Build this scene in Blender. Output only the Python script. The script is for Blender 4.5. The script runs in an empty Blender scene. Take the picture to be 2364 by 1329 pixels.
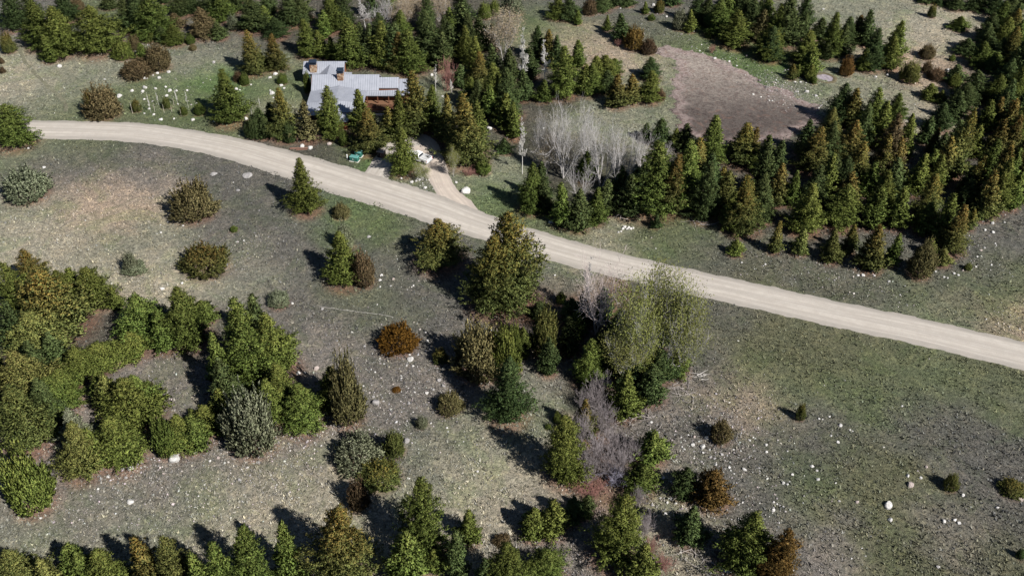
import bpy, math, random
import numpy as np
from mathutils import Vector
rnd = random.Random(7)
SC = bpy.context.scene
COL = SC.collection
PI = math.pi

# ---------------------------------------------------------------- camera, sky, sun, exposure
F, TH, CH = 2300.0, math.radians(40), 110.0
cam = bpy.data.cameras.new('camera'); camo = bpy.data.objects.new('camera', cam); COL.objects.link(camo)
camo.location = (0, 0, CH); camo.rotation_euler = (PI/2 - TH, 0, 0)
cam.sensor_width = 36; cam.lens = 36*F/2364; cam.clip_end = 6000; cam.clip_start = 1
SC.camera = camo
W = bpy.data.worlds.new('World'); SC.world = W; W.use_nodes = True
nt = W.node_tree; bg = nt.nodes['Background']
sky = nt.nodes.new('ShaderNodeTexSky'); sky.sky_type = 'NISHITA'; sky.sun_disc = False
SUN_EL, SAZ = math.radians(42), math.radians(136.5)      # SAZ: direction the shadows fall, from +x
sx, sy = -math.cos(SAZ), -math.sin(SAZ)                  # towards the sun
sky.altitude = 1800; sky.air_density = .8; sky.dust_density = .4; sky.sun_elevation = SUN_EL; sky.sun_rotation = math.atan2(sx, sy)
nt.links.new(sky.outputs[0], bg.inputs[0]); bg.inputs[1].default_value = 0.05
sl = bpy.data.lights.new('sun', 'SUN'); sl.energy = 5.0; sl.angle = math.radians(0.5); sl.color = (1, .965, .92)
so = bpy.data.objects.new('sun', sl); COL.objects.link(so)
so.rotation_euler = Vector((sx*math.cos(SUN_EL), sy*math.cos(SUN_EL), math.sin(SUN_EL))).to_track_quat('Z', 'Y').to_euler()
so.location = (0, 100, 80)
SC.view_settings.view_transform = 'Standard'; SC.view_settings.look = 'None'
SC.view_settings.gamma = 1; SC.view_settings.exposure = 0.74; SC.view_settings.use_curve_mapping = False

# ---------------------------------------------------------------- terrain height
def sst(a, b, x):
    t = np.clip((x-a)/(b-a), 0, 1); return t*t*(3-2*t)
def wave(x, y, s, k):
    return np.sin(x*s+k)*np.cos(y*s*1.13+k*2.1) + .5*np.sin((x*.7+y*.9)*s*1.9+k*3.3)
def seg_d(x, y, pts):
    d = np.full(np.shape(x), 1e9)
    for (ax, ay), (bx, by) in zip(pts[:-1], pts[1:]):
        vx, vy = bx-ax, by-ay
        t = np.clip(((x-ax)*vx+(y-ay)*vy)/(vx*vx+vy*vy+1e-9), 0, 1)
        d = np.minimum(d, np.hypot(x-ax-t*vx, y-ay-t*vy))
    return d
def flat(px, py, z=0.0):
    u = (px-1182)/F; v = -(py-664.5)/F
    dy = math.cos(TH)+v*math.sin(TH); dz = -math.sin(TH)+v*math.cos(TH)
    t = (z-CH)/dz; return (u*t, dy*t)
GULLY = [flat(*p) for p in ((1260, 640), (1300, 760), (1380, 860), (1420, 960), (1400, 1080), (1470, 1200), (1530, 1329), (1560, 1450))]
GULLY2 = [flat(*p) for p in ((1190, 330), (1280, 420), (1420, 500), (1450, 515))]
def hgt(x, y):
    x = np.asarray(x, float); y = np.asarray(y, float)
    h = .45*wave(x, y, .045, 1.0) + .16*wave(x, y, .13, 2.2) + .05*wave(x, y, .5, .3)
    keep = sst(0, 1, np.clip(seg_d(x, y, [(-44, 196), (-24, 194)])/16-.6, 0, 1))
    h = h*keep
    h = h - 1.3*np.exp(-(seg_d(x, y, GULLY)/4.0)**2) - 1.2*np.exp(-(seg_d(x, y, GULLY2)/4.0)**2)
    rd = np.abs(seg_d(x, y, ROADC))
    h = h*(.25+.75*sst(3, 12, rd))
    return h
ROADPX = [(-400, 288), (-250, 292), (-100, 297), (60, 299), (200, 301), (320, 306), (450, 325), (560, 349), (700, 390), (800, 421), (900, 450), (1000, 482), (1100, 517), (1200, 549), (1350, 592), (1500, 628), (1650, 662), (1800, 695), (1950, 729), (2100, 760), (2300, 806), (2450, 838), (2650, 880), (2900, 930)]
ROADW = [4.0, 4.0, 4.0, 4.0, 4.0, 4.1, 4.0, 4.3, 4.8, 5.0, 4.9, 4.8, 4.2, 4.0, 3.8, 3.75, 3.7, 3.7, 3.7, 3.75, 3.8, 3.8, 3.8, 3.8]
ROADC = [flat(*p) for p in ROADPX]
def at(px, py, z=None):
    zz = 0.0
    for _ in range(6):
        x, y = flat(px, py, zz)
        zz = float(hgt(x, y)) if z is None else float(hgt(x, y))+z
    return Vector((x, y, zz))
def proj(p):
    y, z = p[1], p[2]-CH
    d = y*math.cos(TH)-z*math.sin(TH); v = y*math.sin(TH)+z*math.cos(TH)
    return 1182+F*p[0]/d, 664.5-F*v/d
def depth(p):
    return p[1]*math.cos(TH)-(p[2]-CH)*math.sin(TH)

# ---------------------------------------------------------------- node helpers
class NT:
    def __init__(s, name):
        s.m = bpy.data.materials.new(name); s.m.use_nodes = True
        s.t = s.m.node_tree; s.b = s.t.nodes['Principled BSDF']
        s.b.inputs['Specular IOR Level'].default_value = .25
    def n(s, ty, **k):
        o = s.t.nodes.new('ShaderNode'+ty)
        for a, v in k.items(): setattr(o, a, v)
        return o
    def l(s, a, b): s.t.links.new(a, b)
    def noise(s, scale, detail=4, rough=.6, vec=None, dist=0):
        o = s.n('TexNoise'); o.inputs['Scale'].default_value = scale; o.inputs['Detail'].default_value = detail
        o.inputs['Roughness'].default_value = rough; o.inputs['Distortion'].default_value = dist
        if vec is None: vec = s.pos()
        s.l(vec, o.inputs['Vector']); return o.outputs['Fac']
    def pos(s):
        if not hasattr(s, '_p'): s._p = s.n('NewGeometry').outputs['Position']
        return s._p
    def obj(s):
        if not hasattr(s, '_o'): s._o = s.n('TexCoord').outputs['Object']
        return s._o
    def ramp(s, fac, stops, interp='LINEAR'):
        r = s.n('ValToRGB'); r.color_ramp.interpolation = interp
        e = r.color_ramp.elements
        while len(e) < len(stops): e.new(.5)
        for q, (p, c) in zip(e, stops):
            q.position = p; q.color = (*c, 1) if not isinstance(c, (int, float)) else (c, c, c, 1)
        s.l(fac, r.inputs[0]); return r.outputs[0]
    def mix(s, fac, a, b, mode='MIX'):
        m = s.n('Mix', data_type='RGBA', blend_type=mode)
        for sock, v in ((m.inputs['Factor'], fac), (m.inputs['A'], a), (m.inputs['B'], b)):
            if hasattr(v, 'is_output') or isinstance(v, bpy.types.NodeSocket): s.l(v, sock)
            elif isinstance(v, (int, float)): sock.default_value = v if sock.type == 'VALUE' else (v, v, v, 1)
            else: sock.default_value = (*v, 1)
        return m.outputs['Result']
    def math(s, op, a, b=0.5, clamp=False):
        m = s.n('Math', operation=op); m.use_clamp = clamp
        for i, v in enumerate((a, b)):
            if isinstance(v, bpy.types.NodeSocket): s.l(v, m.inputs[i])
            else: m.inputs[i].default_value = v
        return m.outputs[0]
    def fin(s, col, rough=.85, bump=None, strength=.5, dist=.1):
        if isinstance(col, bpy.types.NodeSocket): s.l(col, s.b.inputs['Base Color'])
        else: s.b.inputs['Base Color'].default_value = (*col, 1)
        s.b.inputs['Roughness'].default_value = rough
        if bump is not None:
            b = s.n('Bump'); b.inputs['Strength'].default_value = strength; b.inputs['Distance'].default_value = dist
            s.l(bump, b.inputs['Height']); s.l(b.outputs[0], s.b.inputs['Normal'])
        return s.m

def simple(name, c, rough=.7, metal=0, var=.25, scale=3.0, bump=.2, vec='pos'):
    t = NT(name); nz = t.noise(scale, 5, .65, t.pos() if vec == 'pos' else t.obj())
    col = t.mix(t.ramp(nz, [(.3, 0.0), (.7, 1.0)]), tuple(v*(1-var) for v in c), tuple(min(1, v*(1+var)) for v in c))
    t.b.inputs['Metallic'].default_value = metal
    return t.fin(col, rough, nz, bump, .03)

# ---------------------------------------------------------------- mesh helpers
def mesh_np(name, V, T, mats=(), col=None, smooth=False):
    V = np.asarray(V, np.float32).reshape(-1, 3); T = np.asarray(T, np.int32)
    k = T.shape[1]
    me = bpy.data.meshes.new(name)
    me.vertices.add(len(V)); me.vertices.foreach_set('co', V.ravel())
    me.loops.add(T.size); me.loops.foreach_set('vertex_index', T.ravel())
    me.polygons.add(len(T)); me.polygons.foreach_set('loop_start', np.arange(0, T.size, k, dtype=np.int32))
    me.polygons.foreach_set('loop_total', np.full(len(T), k, np.int32))
    if smooth: me.polygons.foreach_set('use_smooth', np.ones(len(T), bool))
    if col is not None:
        a = me.color_attributes.new('tint', 'FLOAT_COLOR', 'POINT')
        c = np.ones((len(V), 4), np.float32); c[:, :3] = col; a.data.foreach_set('color', c.ravel())
    for m in mats: me.materials.append(m)
    me.update(); me.validate()
    return me
def mesh_fol(name, VTN, mats):
    V, T, N = VTN; me = mesh_np(name, V, T, mats)
    me.polygons.foreach_set('use_smooth', np.ones(len(T), bool))
    if len(me.vertices) == len(N): me.normals_split_custom_set_from_vertices(N.astype(np.float32))
    return me
def link(name, me, parent=None, loc=None):
    o = bpy.data.objects.new(name, me); COL.objects.link(o)
    if parent: o.parent = parent
    if loc is not None: o.location = loc
    return o
def tag(o, label=None, cat=None, group=None, kind=None):
    if label: o['label'] = label
    if cat: o['category'] = cat
    if group: o['group'] = group
    if kind: o['kind'] = kind
    return o
class MB:
    def __init__(s): s.v = []; s.f = []
    def poly(s, pts):
        n = len(s.v); s.v += [tuple(p) for p in pts]; s.f.append(tuple(range(n, n+len(pts)))); return s
    def box(s, x0, x1, y0, y1, z0, z1):
        n = len(s.v)
        s.v += [(x, y, z) for z in (z0, z1) for x, y in ((x0, y0), (x1, y0), (x1, y1), (x0, y1))]
        for q in ((3, 2, 1, 0), (4, 5, 6, 7), (0, 1, 5, 4), (1, 2, 6, 5), (2, 3, 7, 6), (3, 0, 4, 7)): s.f.append(tuple(n+i for i in q))
        return s
    def loft(s, rings, cap=True):
        n = len(s.v); k = len(rings[0])
        for r in rings: s.v += [tuple(p) for p in r]
        for i in range(len(rings)-1):
            for j in range(k):
                a = n+i*k+j; b = n+i*k+(j+1) % k
                s.f.append((a, b, b+k, a+k))
        if cap:
            s.f.append(tuple(n+j for j in reversed(range(k)))); s.f.append(tuple(n+(len(rings)-1)*k+j for j in range(k)))
        return s
    def slab(s, pts, th):      # pts: planar polygon seen from above; thickened downward
        top = [Vector(p) for p in pts]; bot = [p-Vector((0, 0, th)) for p in top]
        return s.loft([bot, top])
    def tube(s, a, b, r0, r1, k=6):
        a = Vector(a); b = Vector(b); d = (b-a).normalized()
        u = d.orthogonal().normalized(); w = d.cross(u)
        s.loft([[p+(u*math.cos(2*PI*i/k)+w*math.sin(2*PI*i/k))*r for i in range(k)] for p, r in ((a, r0), (b, r1))]); return s
    def build(s, name, mat, parent=None, bevel=0):
        me = bpy.data.meshes.new(name); me.from_pydata(s.v, [], s.f); me.materials.append(mat); me.update()
        o = link(name, me, parent)
        if bevel:
            m = o.modifiers.new('b', 'BEVEL'); m.width = bevel; m.segments = 2; m.limit_method = 'ANGLE'
        return o
def empty(name, loc, rz=0):
    o = bpy.data.objects.new(name, None); COL.objects.link(o); o.location = loc; o.rotation_euler = (0, 0, rz); return o

# ---------------------------------------------------------------- ground colours (albedo), by place; R also holds painted shade between forest trees
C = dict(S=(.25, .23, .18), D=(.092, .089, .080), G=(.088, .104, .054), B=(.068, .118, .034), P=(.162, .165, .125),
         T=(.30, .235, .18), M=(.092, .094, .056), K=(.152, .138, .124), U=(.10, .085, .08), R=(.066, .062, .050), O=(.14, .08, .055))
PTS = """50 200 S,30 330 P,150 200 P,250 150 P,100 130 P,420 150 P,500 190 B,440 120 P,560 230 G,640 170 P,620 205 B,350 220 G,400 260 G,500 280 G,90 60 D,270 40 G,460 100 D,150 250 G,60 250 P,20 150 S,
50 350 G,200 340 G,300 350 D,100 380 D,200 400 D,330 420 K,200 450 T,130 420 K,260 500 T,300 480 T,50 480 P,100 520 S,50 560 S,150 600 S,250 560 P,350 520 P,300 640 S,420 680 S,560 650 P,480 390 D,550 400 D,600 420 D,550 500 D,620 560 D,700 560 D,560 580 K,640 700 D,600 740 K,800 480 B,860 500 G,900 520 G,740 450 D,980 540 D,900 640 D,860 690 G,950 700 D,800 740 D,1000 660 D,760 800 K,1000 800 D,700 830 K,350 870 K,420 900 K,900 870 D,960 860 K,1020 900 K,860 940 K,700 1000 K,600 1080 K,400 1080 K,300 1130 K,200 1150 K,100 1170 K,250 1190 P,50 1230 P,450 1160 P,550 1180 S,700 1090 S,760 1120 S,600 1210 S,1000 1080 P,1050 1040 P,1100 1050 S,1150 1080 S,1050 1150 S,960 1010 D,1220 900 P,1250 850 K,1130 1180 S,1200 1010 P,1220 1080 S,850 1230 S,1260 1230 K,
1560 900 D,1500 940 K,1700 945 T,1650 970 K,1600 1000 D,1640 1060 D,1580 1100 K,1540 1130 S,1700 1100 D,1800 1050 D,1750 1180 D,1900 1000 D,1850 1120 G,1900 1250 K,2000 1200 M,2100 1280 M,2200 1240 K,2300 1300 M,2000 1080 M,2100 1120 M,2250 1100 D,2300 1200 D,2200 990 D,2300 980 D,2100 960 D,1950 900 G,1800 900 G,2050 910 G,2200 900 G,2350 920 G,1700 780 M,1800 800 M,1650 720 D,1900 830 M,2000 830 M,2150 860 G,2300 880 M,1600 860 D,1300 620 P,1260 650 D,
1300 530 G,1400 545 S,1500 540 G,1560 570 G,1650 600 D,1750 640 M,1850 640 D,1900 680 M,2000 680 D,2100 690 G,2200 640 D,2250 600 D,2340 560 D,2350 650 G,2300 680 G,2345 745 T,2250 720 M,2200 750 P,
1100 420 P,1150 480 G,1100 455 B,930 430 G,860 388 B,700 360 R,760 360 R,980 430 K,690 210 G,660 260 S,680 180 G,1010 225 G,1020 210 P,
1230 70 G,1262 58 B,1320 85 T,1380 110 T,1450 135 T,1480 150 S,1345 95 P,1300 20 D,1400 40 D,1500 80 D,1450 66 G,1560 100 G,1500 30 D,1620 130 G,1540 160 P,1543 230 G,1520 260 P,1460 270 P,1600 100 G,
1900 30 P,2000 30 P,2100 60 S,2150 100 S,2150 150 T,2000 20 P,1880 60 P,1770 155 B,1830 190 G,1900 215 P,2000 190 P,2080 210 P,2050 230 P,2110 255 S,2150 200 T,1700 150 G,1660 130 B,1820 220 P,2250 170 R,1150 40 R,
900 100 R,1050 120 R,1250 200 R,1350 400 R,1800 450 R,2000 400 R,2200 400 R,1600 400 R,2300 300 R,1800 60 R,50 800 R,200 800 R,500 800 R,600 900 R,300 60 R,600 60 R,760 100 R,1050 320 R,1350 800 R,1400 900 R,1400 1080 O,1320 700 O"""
cp = []
for s in PTS.replace('\n', '').split(','):
    a, b, c = s.split(); x, y = flat(float(a), float(b)); cp.append((x, y, *C[c]))
cp = np.array(cp)
def gcolor(x, y):
    wx = x+1.6*wave(x, y, .35, 4)+1.0*wave(x, y, .9, 1.7)+.5*wave(x, y, 2.3, 7); wy = y+1.9*wave(y, x, .3, 9)+1.1*wave(x, y, .8, 6)+.5*wave(y, x, 2.1, 3)
    acc = np.zeros((len(x), 3)); ws = np.full(len(x), 1e-9)
    sg = 2.6+.015*np.clip(y, 60, 260)
    for p in cp:
        d2 = (wx-p[0])**2+(wy-p[1])**2
        w = np.exp(-d2/(2*sg**2)) + 1e-4/(1+d2/60)**2
        acc += w[:, None]*p[2:]; ws += w
    return acc/ws[:, None]
LITTER = []      # (x, y, r) needle litter under trees, filled by the tree table before the ground is made

# ---------------------------------------------------------------- foliage meshes
def norm(a): return a/np.maximum(np.linalg.norm(a, axis=-1, keepdims=True), 1e-9)
def tufts(P, D, L, k, rs, spread=.8, wid=.3):
    n = len(P)
    P = np.repeat(P, k, 0); D = np.repeat(D, k, 0); L = np.repeat(L, k)*rs.uniform(.6, 1.25, n*k)
    D = norm(D+spread*rs.normal(size=D.shape)*.6)
    S = norm(np.cross(D, rs.normal(size=D.shape)))
    a = P-D*(L*.3)[:, None]+S*(L*wid)[:, None]; b = P-D*(L*.3)[:, None]-S*(L*wid)[:, None]; c = P+D*(L*.8)[:, None]
    V = np.stack([a, b, c], 1).reshape(-1, 3); T = np.arange(len(V)).reshape(-1, 3)
    return V, T
def puffs(C, Dr, Rr, n, tl, rs, k=3, jit=.9):
    """clumps of needle tufts: C centres, Dr growth directions, Rr clump radii; also returns soft normals"""
    P = np.repeat(C, n, 0); D = np.repeat(Dr, n, 0); r = np.repeat(Rr, n)
    o = rs.normal(size=P.shape); o = norm(o)*(rs.rand(len(o), 1)**.4)
    o = o+D*(np.sum(o*D, 1)*.55)[:, None]; o[:, 2] *= .75
    Q = P+o*r[:, None]
    V, T = tufts(Q, norm(D*.75+o*.8), tl*np.repeat(Rr/Rr.mean(), n)**.5*np.ones(len(Q)), k, rs, .7, .30)
    N = norm(o+np.array([0, 0, .25]))
    return V, T, np.repeat(N, k*3, 0)
def conifer(seed, H=10., R=2.4, nb=150, prof='c', per=8, tl=.30, sparse=0.):
    rs = np.random.RandomState(seed); C_ = []; D_ = []; R_ = []
    lobes = rs.uniform(0, 2*PI, 6)
    for i in range(nb):
        t = ((i+rs.rand())/nb)**1.12; z = H*(.05+.925*t); az = i*2.399+rs.normal()*.4
        if prof == 'c': r = R*(1-t**1.15)**.88*min(1, (t+.10)/.20)+.16
        elif prof == 'n': r = R*(1-t**1.6)**.9*min(1, (t+.10)/.2)+.12
        else: r = R*(1-t**1.45)**.80*min(1, (t+.12)/.24)+.15
        lob = 1+.20*math.sin(az*2+lobes[0]+t*5)+.15*math.sin(az*3+lobes[1]-t*9)+.13*math.sin(az*5+t*17+lobes[2])
        if prof == 'b': lob += .13*math.sin(t*15+az+lobes[3])
        L = r*max(.45, lob)*rs.uniform(.62, 1.14)
        if rs.rand() < sparse: L *= .4
        el = .10+.65*t+rs.normal()*.14
        d = np.array([math.cos(az)*math.cos(el), math.sin(az)*math.cos(el), math.sin(el)]); side = np.array([-math.sin(az), math.cos(az), 0])
        m = max(1, int(round(3.4*L/R+.6)))
        for j in range(m):
            s_ = 1-.62*j/max(1, m)*rs.uniform(.8, 1.1); off = rs.normal()*.26*L*(1.15-s_)+rs.normal()*.05*L
            c = np.array([0, 0, z-L*math.sin(el)*.5])+d*s_*L+side*off; c[2] += -.10*L*(1-s_)+rs.normal()*.08
            C_.append(c); D_.append(norm(d+side*off/max(L, .1)*.8+np.array([0, 0, .25]))); R_.append(rs.uniform(.24, .44)*(.65+.5*L/R)*(.72 if nb > 300 else 1))
    V1, T1, N1 = puffs(np.array(C_), np.array(D_), np.array(R_), per, tl, rs)
    m = int(nb*5*(1-sparse)); t = rs.rand(m)**1.15; r = (R*.52*(1-t)+.05)*np.sqrt(rs.rand(m)); a = rs.rand(m)*2*PI
    P2 = np.stack([r*np.cos(a), r*np.sin(a), H*(.05+.88*t)], 1)
    V2, T2 = tufts(P2, norm(rs.normal(size=P2.shape)), np.full(m, tl*2.1), 3, rs, 1.2)
    N2 = np.repeat(norm(P2*np.array([1, 1, 0])+np.array([0, 0, .3])), 9, 0)
    V = np.concatenate([V1, V2]); T = np.concatenate([T1, T2+len(V1)]); N = np.concatenate([N1, N2])
    # let the clump normals lean towards the outside of the whole crown
    N = norm(N+.55*norm(V*np.array([1, 1, 0])+np.array([0, 0, .15*R])))
    V[:, 2] = np.maximum(V[:, 2], .05)
    return V, T, N
def juniper(seed, H=4., R=2., nb=520, per=17, tl=.165, gap=.0):
    rs = np.random.RandomState(seed); P = []; D = []
    l = rs.uniform(0, 6, 4)
    for i in range(nb):
        u = (i+rs.rand())/nb; az = i*2.399+rs.normal()*.3
        el = math.asin(u)*.97*(1-.0)
        lob = 1+.12*math.sin(az*3+l[0]+el*4)+.08*math.sin(az*5+l[1]-el*7)+rs.normal()*.075
        tip = np.array([math.cos(az)*math.cos(el)*R, math.sin(az)*math.cos(el)*R, .12*H+math.sin(el)**1.1*H*.88])*lob
        if rs.rand() < gap: tip *= .75
        org = np.array([tip[0]*.35, tip[1]*.35, 0.05*H])
        s = rs.uniform(.55, 1.04, per)
        p = org[None]+(tip-org)[None]*s[:, None]+rs.normal(size=(per, 3))*R*.10*(1.1-s)[:, None]*1.3
        d = norm((tip-org)+np.array([0, 0, .5*H*(.4)]))
        P.append(p); D.append(np.repeat(d[None], per, 0))
    P = np.concatenate(P); D = np.concatenate(D)
    V, T = tufts(P, D, np.full(len(P), tl), 4, rs, .55, .28)
    N = norm(norm((P-np.array([0, 0, H*.15]))/np.array([R, R, H]))+.6*rs.normal(size=P.shape)); N = np.repeat(N, 12, 0)
    V[:, 2] = np.maximum(V[:, 2], .03)
    return V, T, N
def branches(seed, H=10., R=3., kind='tree', leaves=0, r0=.12):
    rs = random.Random(seed); V = []; T = []; LP = []; mnr = .02
    def seg(a, b, ra, rb, k=3):
        d = (b-a).normalized(); u = d.orthogonal().normalized(); w = d.cross(u); n = len(V)
        ra = max(ra, mnr); rb = max(rb, mnr*.85)
        for p, r in ((a, ra), (b, rb)):
            for i in range(k): V.append(tuple(p+(u*math.cos(2*PI*i/k)+w*math.sin(2*PI*i/k))*r))
        for i in range(k):
            j = (i+1) % k; T.append((n+i, n+j, n+k+j)); T.append((n+i, n+k+j, n+k+i))
    def grow(p, d, L, r, lv):
        nonlocal mnr
        mnr = .034 if (lv < 3 and kind == 'multi') else .017
        n = 3 if lv < 2 else 2
        for i in range(n):
            mnr = .034 if (lv < 3 and kind == 'multi') else .017
            d = (d+Vector((rs.gauss(0, .2), rs.gauss(0, .2), rs.gauss(.05, .13)))).normalized()
            q = p+d*L/n; seg(p, q, r, r*.78, 5 if lv == 0 else 3); r *= .78; p = q
            if lv < 4:
                m = 2 if lv < 3 else 3
                for _ in range(m):
                    ax = Vector((rs.gauss(0, 1), rs.gauss(0, 1), rs.gauss(.25, .5))).normalized()
                    nd = (d*.8+ax*.75).normalized()
                    grow(p, nd, L*rs.uniform(.5, .68), r*.62, lv+1)
            elif leaves: LP.append(p)
        if lv >= 3: LP.append(p)
    if kind == 'tree':
        p = Vector((0, 0, 0)); d = Vector((0, 0, 1)); r = r0; N = 9
        for i in range(N):
            d = (d+Vector((rs.gauss(0, .05), rs.gauss(0, .05), .1))).normalized()
            q = p+d*H*.93/N; r2 = r0*(1-(i+1)/N*.9); TR.append((p.copy(), q.copy(), r, r2)); p = q; r = r2
            if i >= 2:
                f = (i-1)/(N-2)
                for _ in range(3):
                    az = rs.uniform(0, 2*PI); nd = Vector((math.cos(az), math.sin(az), .55+.5*f)).normalized()
                    grow(p, nd, R*(1.05-.72*f)*rs.uniform(.5, .9)*.62, r*.55+.015, 1.0 and 2 if f > .75 else 1)
    elif kind == 'multi':
        for i in range(5):
            az = i*1.256+rs.uniform(-.4, .4); d = Vector((math.cos(az)*.62, math.sin(az)*.62, 1)).normalized()
            grow(Vector((math.cos(az)*.1, math.sin(az)*.1, 0)), d, H*.56, r0*.8, 1)
    else:
        for i in range(22):
            az = rs.uniform(0, 2*PI); t = rs.uniform(.1, .9); d = Vector((math.cos(az)*t, math.sin(az)*t, 1)).normalized()
            grow(Vector((rs.gauss(0, R*.22), rs.gauss(0, R*.22), 0)), d, H*rs.uniform(.5, .75), .035, 2)
    V = np.array(V); T = np.array(T); LP = np.array([tuple(p) for p in LP]) if LP else np.zeros((0, 3))
    if kind in ('multi', 'shrub'):
        mr = np.percentile(np.hypot(V[:, 0], V[:, 1]), 97); mz = V[:, 2].max()
        sc = np.array([R/mr, R/mr, H/mz]); V = V*sc; LP = LP*sc
    V[:, 2] = np.maximum(V[:, 2], 0)
    return V, T, LP
TR = []
def trunk_mesh(name, mat, H=10., r=.2, k=7, frac=.9):
    mb = MB(); rs = random.Random(5)
    rings = []
    for i in range(7):
        t = i/6; z = H*frac*t; rr = r*(1-.88*t)*(1.35 if i == 0 else 1)
        ox, oy = .05*math.sin(i*1.7), .05*math.cos(i*2.1)
        rings.append([(ox+rr*math.cos(2*PI*j/k), oy+rr*math.sin(2*PI*j/k), z) for j in range(k)])
    mb.loft(rings)
    for i in range(26):   # dead lower limbs
        z = H*(.06+.5*rs.random()); az = rs.random()*6.28; L = H*.12*(1.2-z/H)
        mb.tube((0, 0, z), (math.cos(az)*L, math.sin(az)*L, z+L*.1), .03, .008, 3)
    me = bpy.data.meshes.new(name); me.from_pydata(mb.v, [], mb.f); me.materials.append(mat); me.update(); return me

def fol(name, c1, c2, c3, tip, tipz=(.35, 1.0), tipamt=.8):
    """c1 dark/base needles, c2 lighter clumps, tip = cone/pollen colour that grows towards the top of the tree"""
    c1, c2, c3, tip = [tuple(a*k for a, k in zip(c, (1.92, 1.74, 1.75))) for c in (c1, c2, c3, tip)]
    t = NT(name)
    oi = t.n('ObjectInfo'); rv = oi.outputs['Random']
    mp = t.n('VectorMath', operation='ADD'); t.l(t.obj(), mp.inputs[0]); t.l(rv, mp.inputs[1])
    v = mp.outputs[0]
    n1 = t.noise(.9, 3, .6, v); n2 = t.noise(4.5, 2, .6, v)
    col = t.mix(t.ramp(n1, [(.36, 0.0), (.64, 1.0)]), c1, c2)
    col = t.mix(t.ramp(n2, [(.45, 0.0), (.75, 1.0)]), col, c3)
    g = t.n('TexCoord').outputs['Generated']; sp = t.n('SeparateXYZ'); t.l(g, sp.inputs[0])
    tz = t.n('MapRange'); t.l(sp.outputs[2], tz.inputs[0]); tz.inputs[1].default_value = tipz[0]; tz.inputs[2].default_value = tipz[1]
    f = t.math('MULTIPLY', tz.outputs[0], t.ramp(n2, [(.38, 0.0), (.6, tipamt)]))
    col = t.mix(f, col, tip)
    hs = t.n('HueSaturation'); t.l(col, hs.inputs['Color'])
    hs.inputs['Hue'].default_value = .5
    t.l(t.math('ADD', t.math('MULTIPLY', rv, .035), .482), hs.inputs['Hue'])
    r2 = t.math('FRACT', t.math('MULTIPLY', rv, 17.3))
    t.l(t.math('ADD', t.math('MULTIPLY', r2, .5), .75), hs.inputs['Value'])
    t.b.inputs['Specular IOR Level'].default_value = .12
    m = t.fin(hs.outputs[0], .75)
    return m
FM = {
 'g': fol('needles_green', (.048, .078, .018), (.082, .118, .026), (.12, .155, .038), (.15, .14, .04), tipamt=.4),
 'd': fol('needles_dark_green', (.030, .055, .020), (.050, .078, .026), (.075, .105, .034), (.10, .10, .04), tipamt=.3),
 'o': fol('needles_olive_orange_tips', (.046, .068, .022), (.078, .096, .028), (.108, .118, .034), (.17, .115, .028), tipz=(.30, .9), tipamt=.85),
 'y': fol('needles_yellow_green', (.056, .080, .024), (.092, .112, .032), (.13, .142, .042), (.15, .14, .042), tipz=(.2, 1), tipamt=.5),
 'r': fol('needles_brown', (.055, .052, .028), (.088, .078, .040), (.125, .10, .054), (.15, .095, .05), tipz=(0, 1), tipamt=.6),
 'q': fol('needles_golden_brown', (.055, .050, .016), (.095, .070, .02), (.135, .09, .025), (.14, .09, .025), tipz=(0, 1), tipamt=.5),
 'x': fol('needles_rust', (.068, .034, .009), (.115, .053, .011), (.155, .072, .015), (.155, .072, .015), tipz=(0, 1), tipamt=.5),
 's': fol('needles_sage', (.085, .112, .062), (.14, .17, .10), (.20, .225, .14), (.17, .19, .15), tipz=(0, 1), tipamt=.5),
 'h': fol('needles_grey_olive', (.065, .068, .03), (.11, .108, .048), (.16, .15, .07), (.17, .13, .06), tipz=(0, 1), tipamt=.5),
}
BARK = simple('bark_brown', (.13, .10, .08), .9, scale=8)
BARKG = simple('bark_grey', (.30, .28, .26), .9, scale=8)
TWIG = simple('twigs_pale_grey', (.40, .38, .365), .85, scale=2)
TWIGW = simple('bark_white', (.58, .56, .52), .85, scale=4)
TWIGB = simple('twigs_budding_grey', (.20, .185, .15), .85, scale=2)
TWIGP = simple('twigs_mauve', (.24, .21, .21), .85, scale=2)
TWIGR = simple('twigs_red_brown', (.24, .12, .10), .85, scale=2)
BUD = fol('leaves_new_yellow_green', (.052, .066, .019), (.074, .086, .025), (.096, .105, .032), (.085, .080, .025), tipz=(.2, 1), tipamt=.4)
BUDP = fol('buds_tan', (.11, .095, .07), (.15, .13, .09), (.19, .17, .11), (.19, .16, .1), tipz=(0, 1), tipamt=.4)

MS = {}
MS['c'] = [mesh_fol('conifer_crown', conifer(s, nb=185, prof='c'), [FM['g']]) for s in (1, 2, 3, 4, 5)]
MS['b'] = [mesh_fol('broad_conifer_crown', conifer(s, H=10, R=3.2, nb=215, prof='b'), [FM['g']]) for s in (11, 12, 13, 14)]
MS['C'] = [mesh_fol('large_conifer_crown', conifer(s, nb=330, prof='c', per=16, tl=.145), [FM['g']]) for s in (6, 7, 8)]
MS['D'] = [mesh_fol('large_broad_crown', conifer(s, H=10, R=3.2, nb=420, prof='b', per=16, tl=.15), [FM['g']]) for s in (16, 17, 18)]
MS['n'] = [mesh_fol('narrow_conifer_crown', conifer(s, H=10, R=1.6, nb=150, prof='n'), [FM['g']]) for s in (21, 22)]
MS['t'] = [mesh_fol('thin_conifer_crown', conifer(s, H=10, R=2.2, nb=100, prof='b', per=6, sparse=.35), [FM['g']]) for s in (25, 26)]
MS['j'] = [mesh_fol('juniper_crown', juniper(s), [FM['g']]) for s in (31, 32, 33)]
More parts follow.
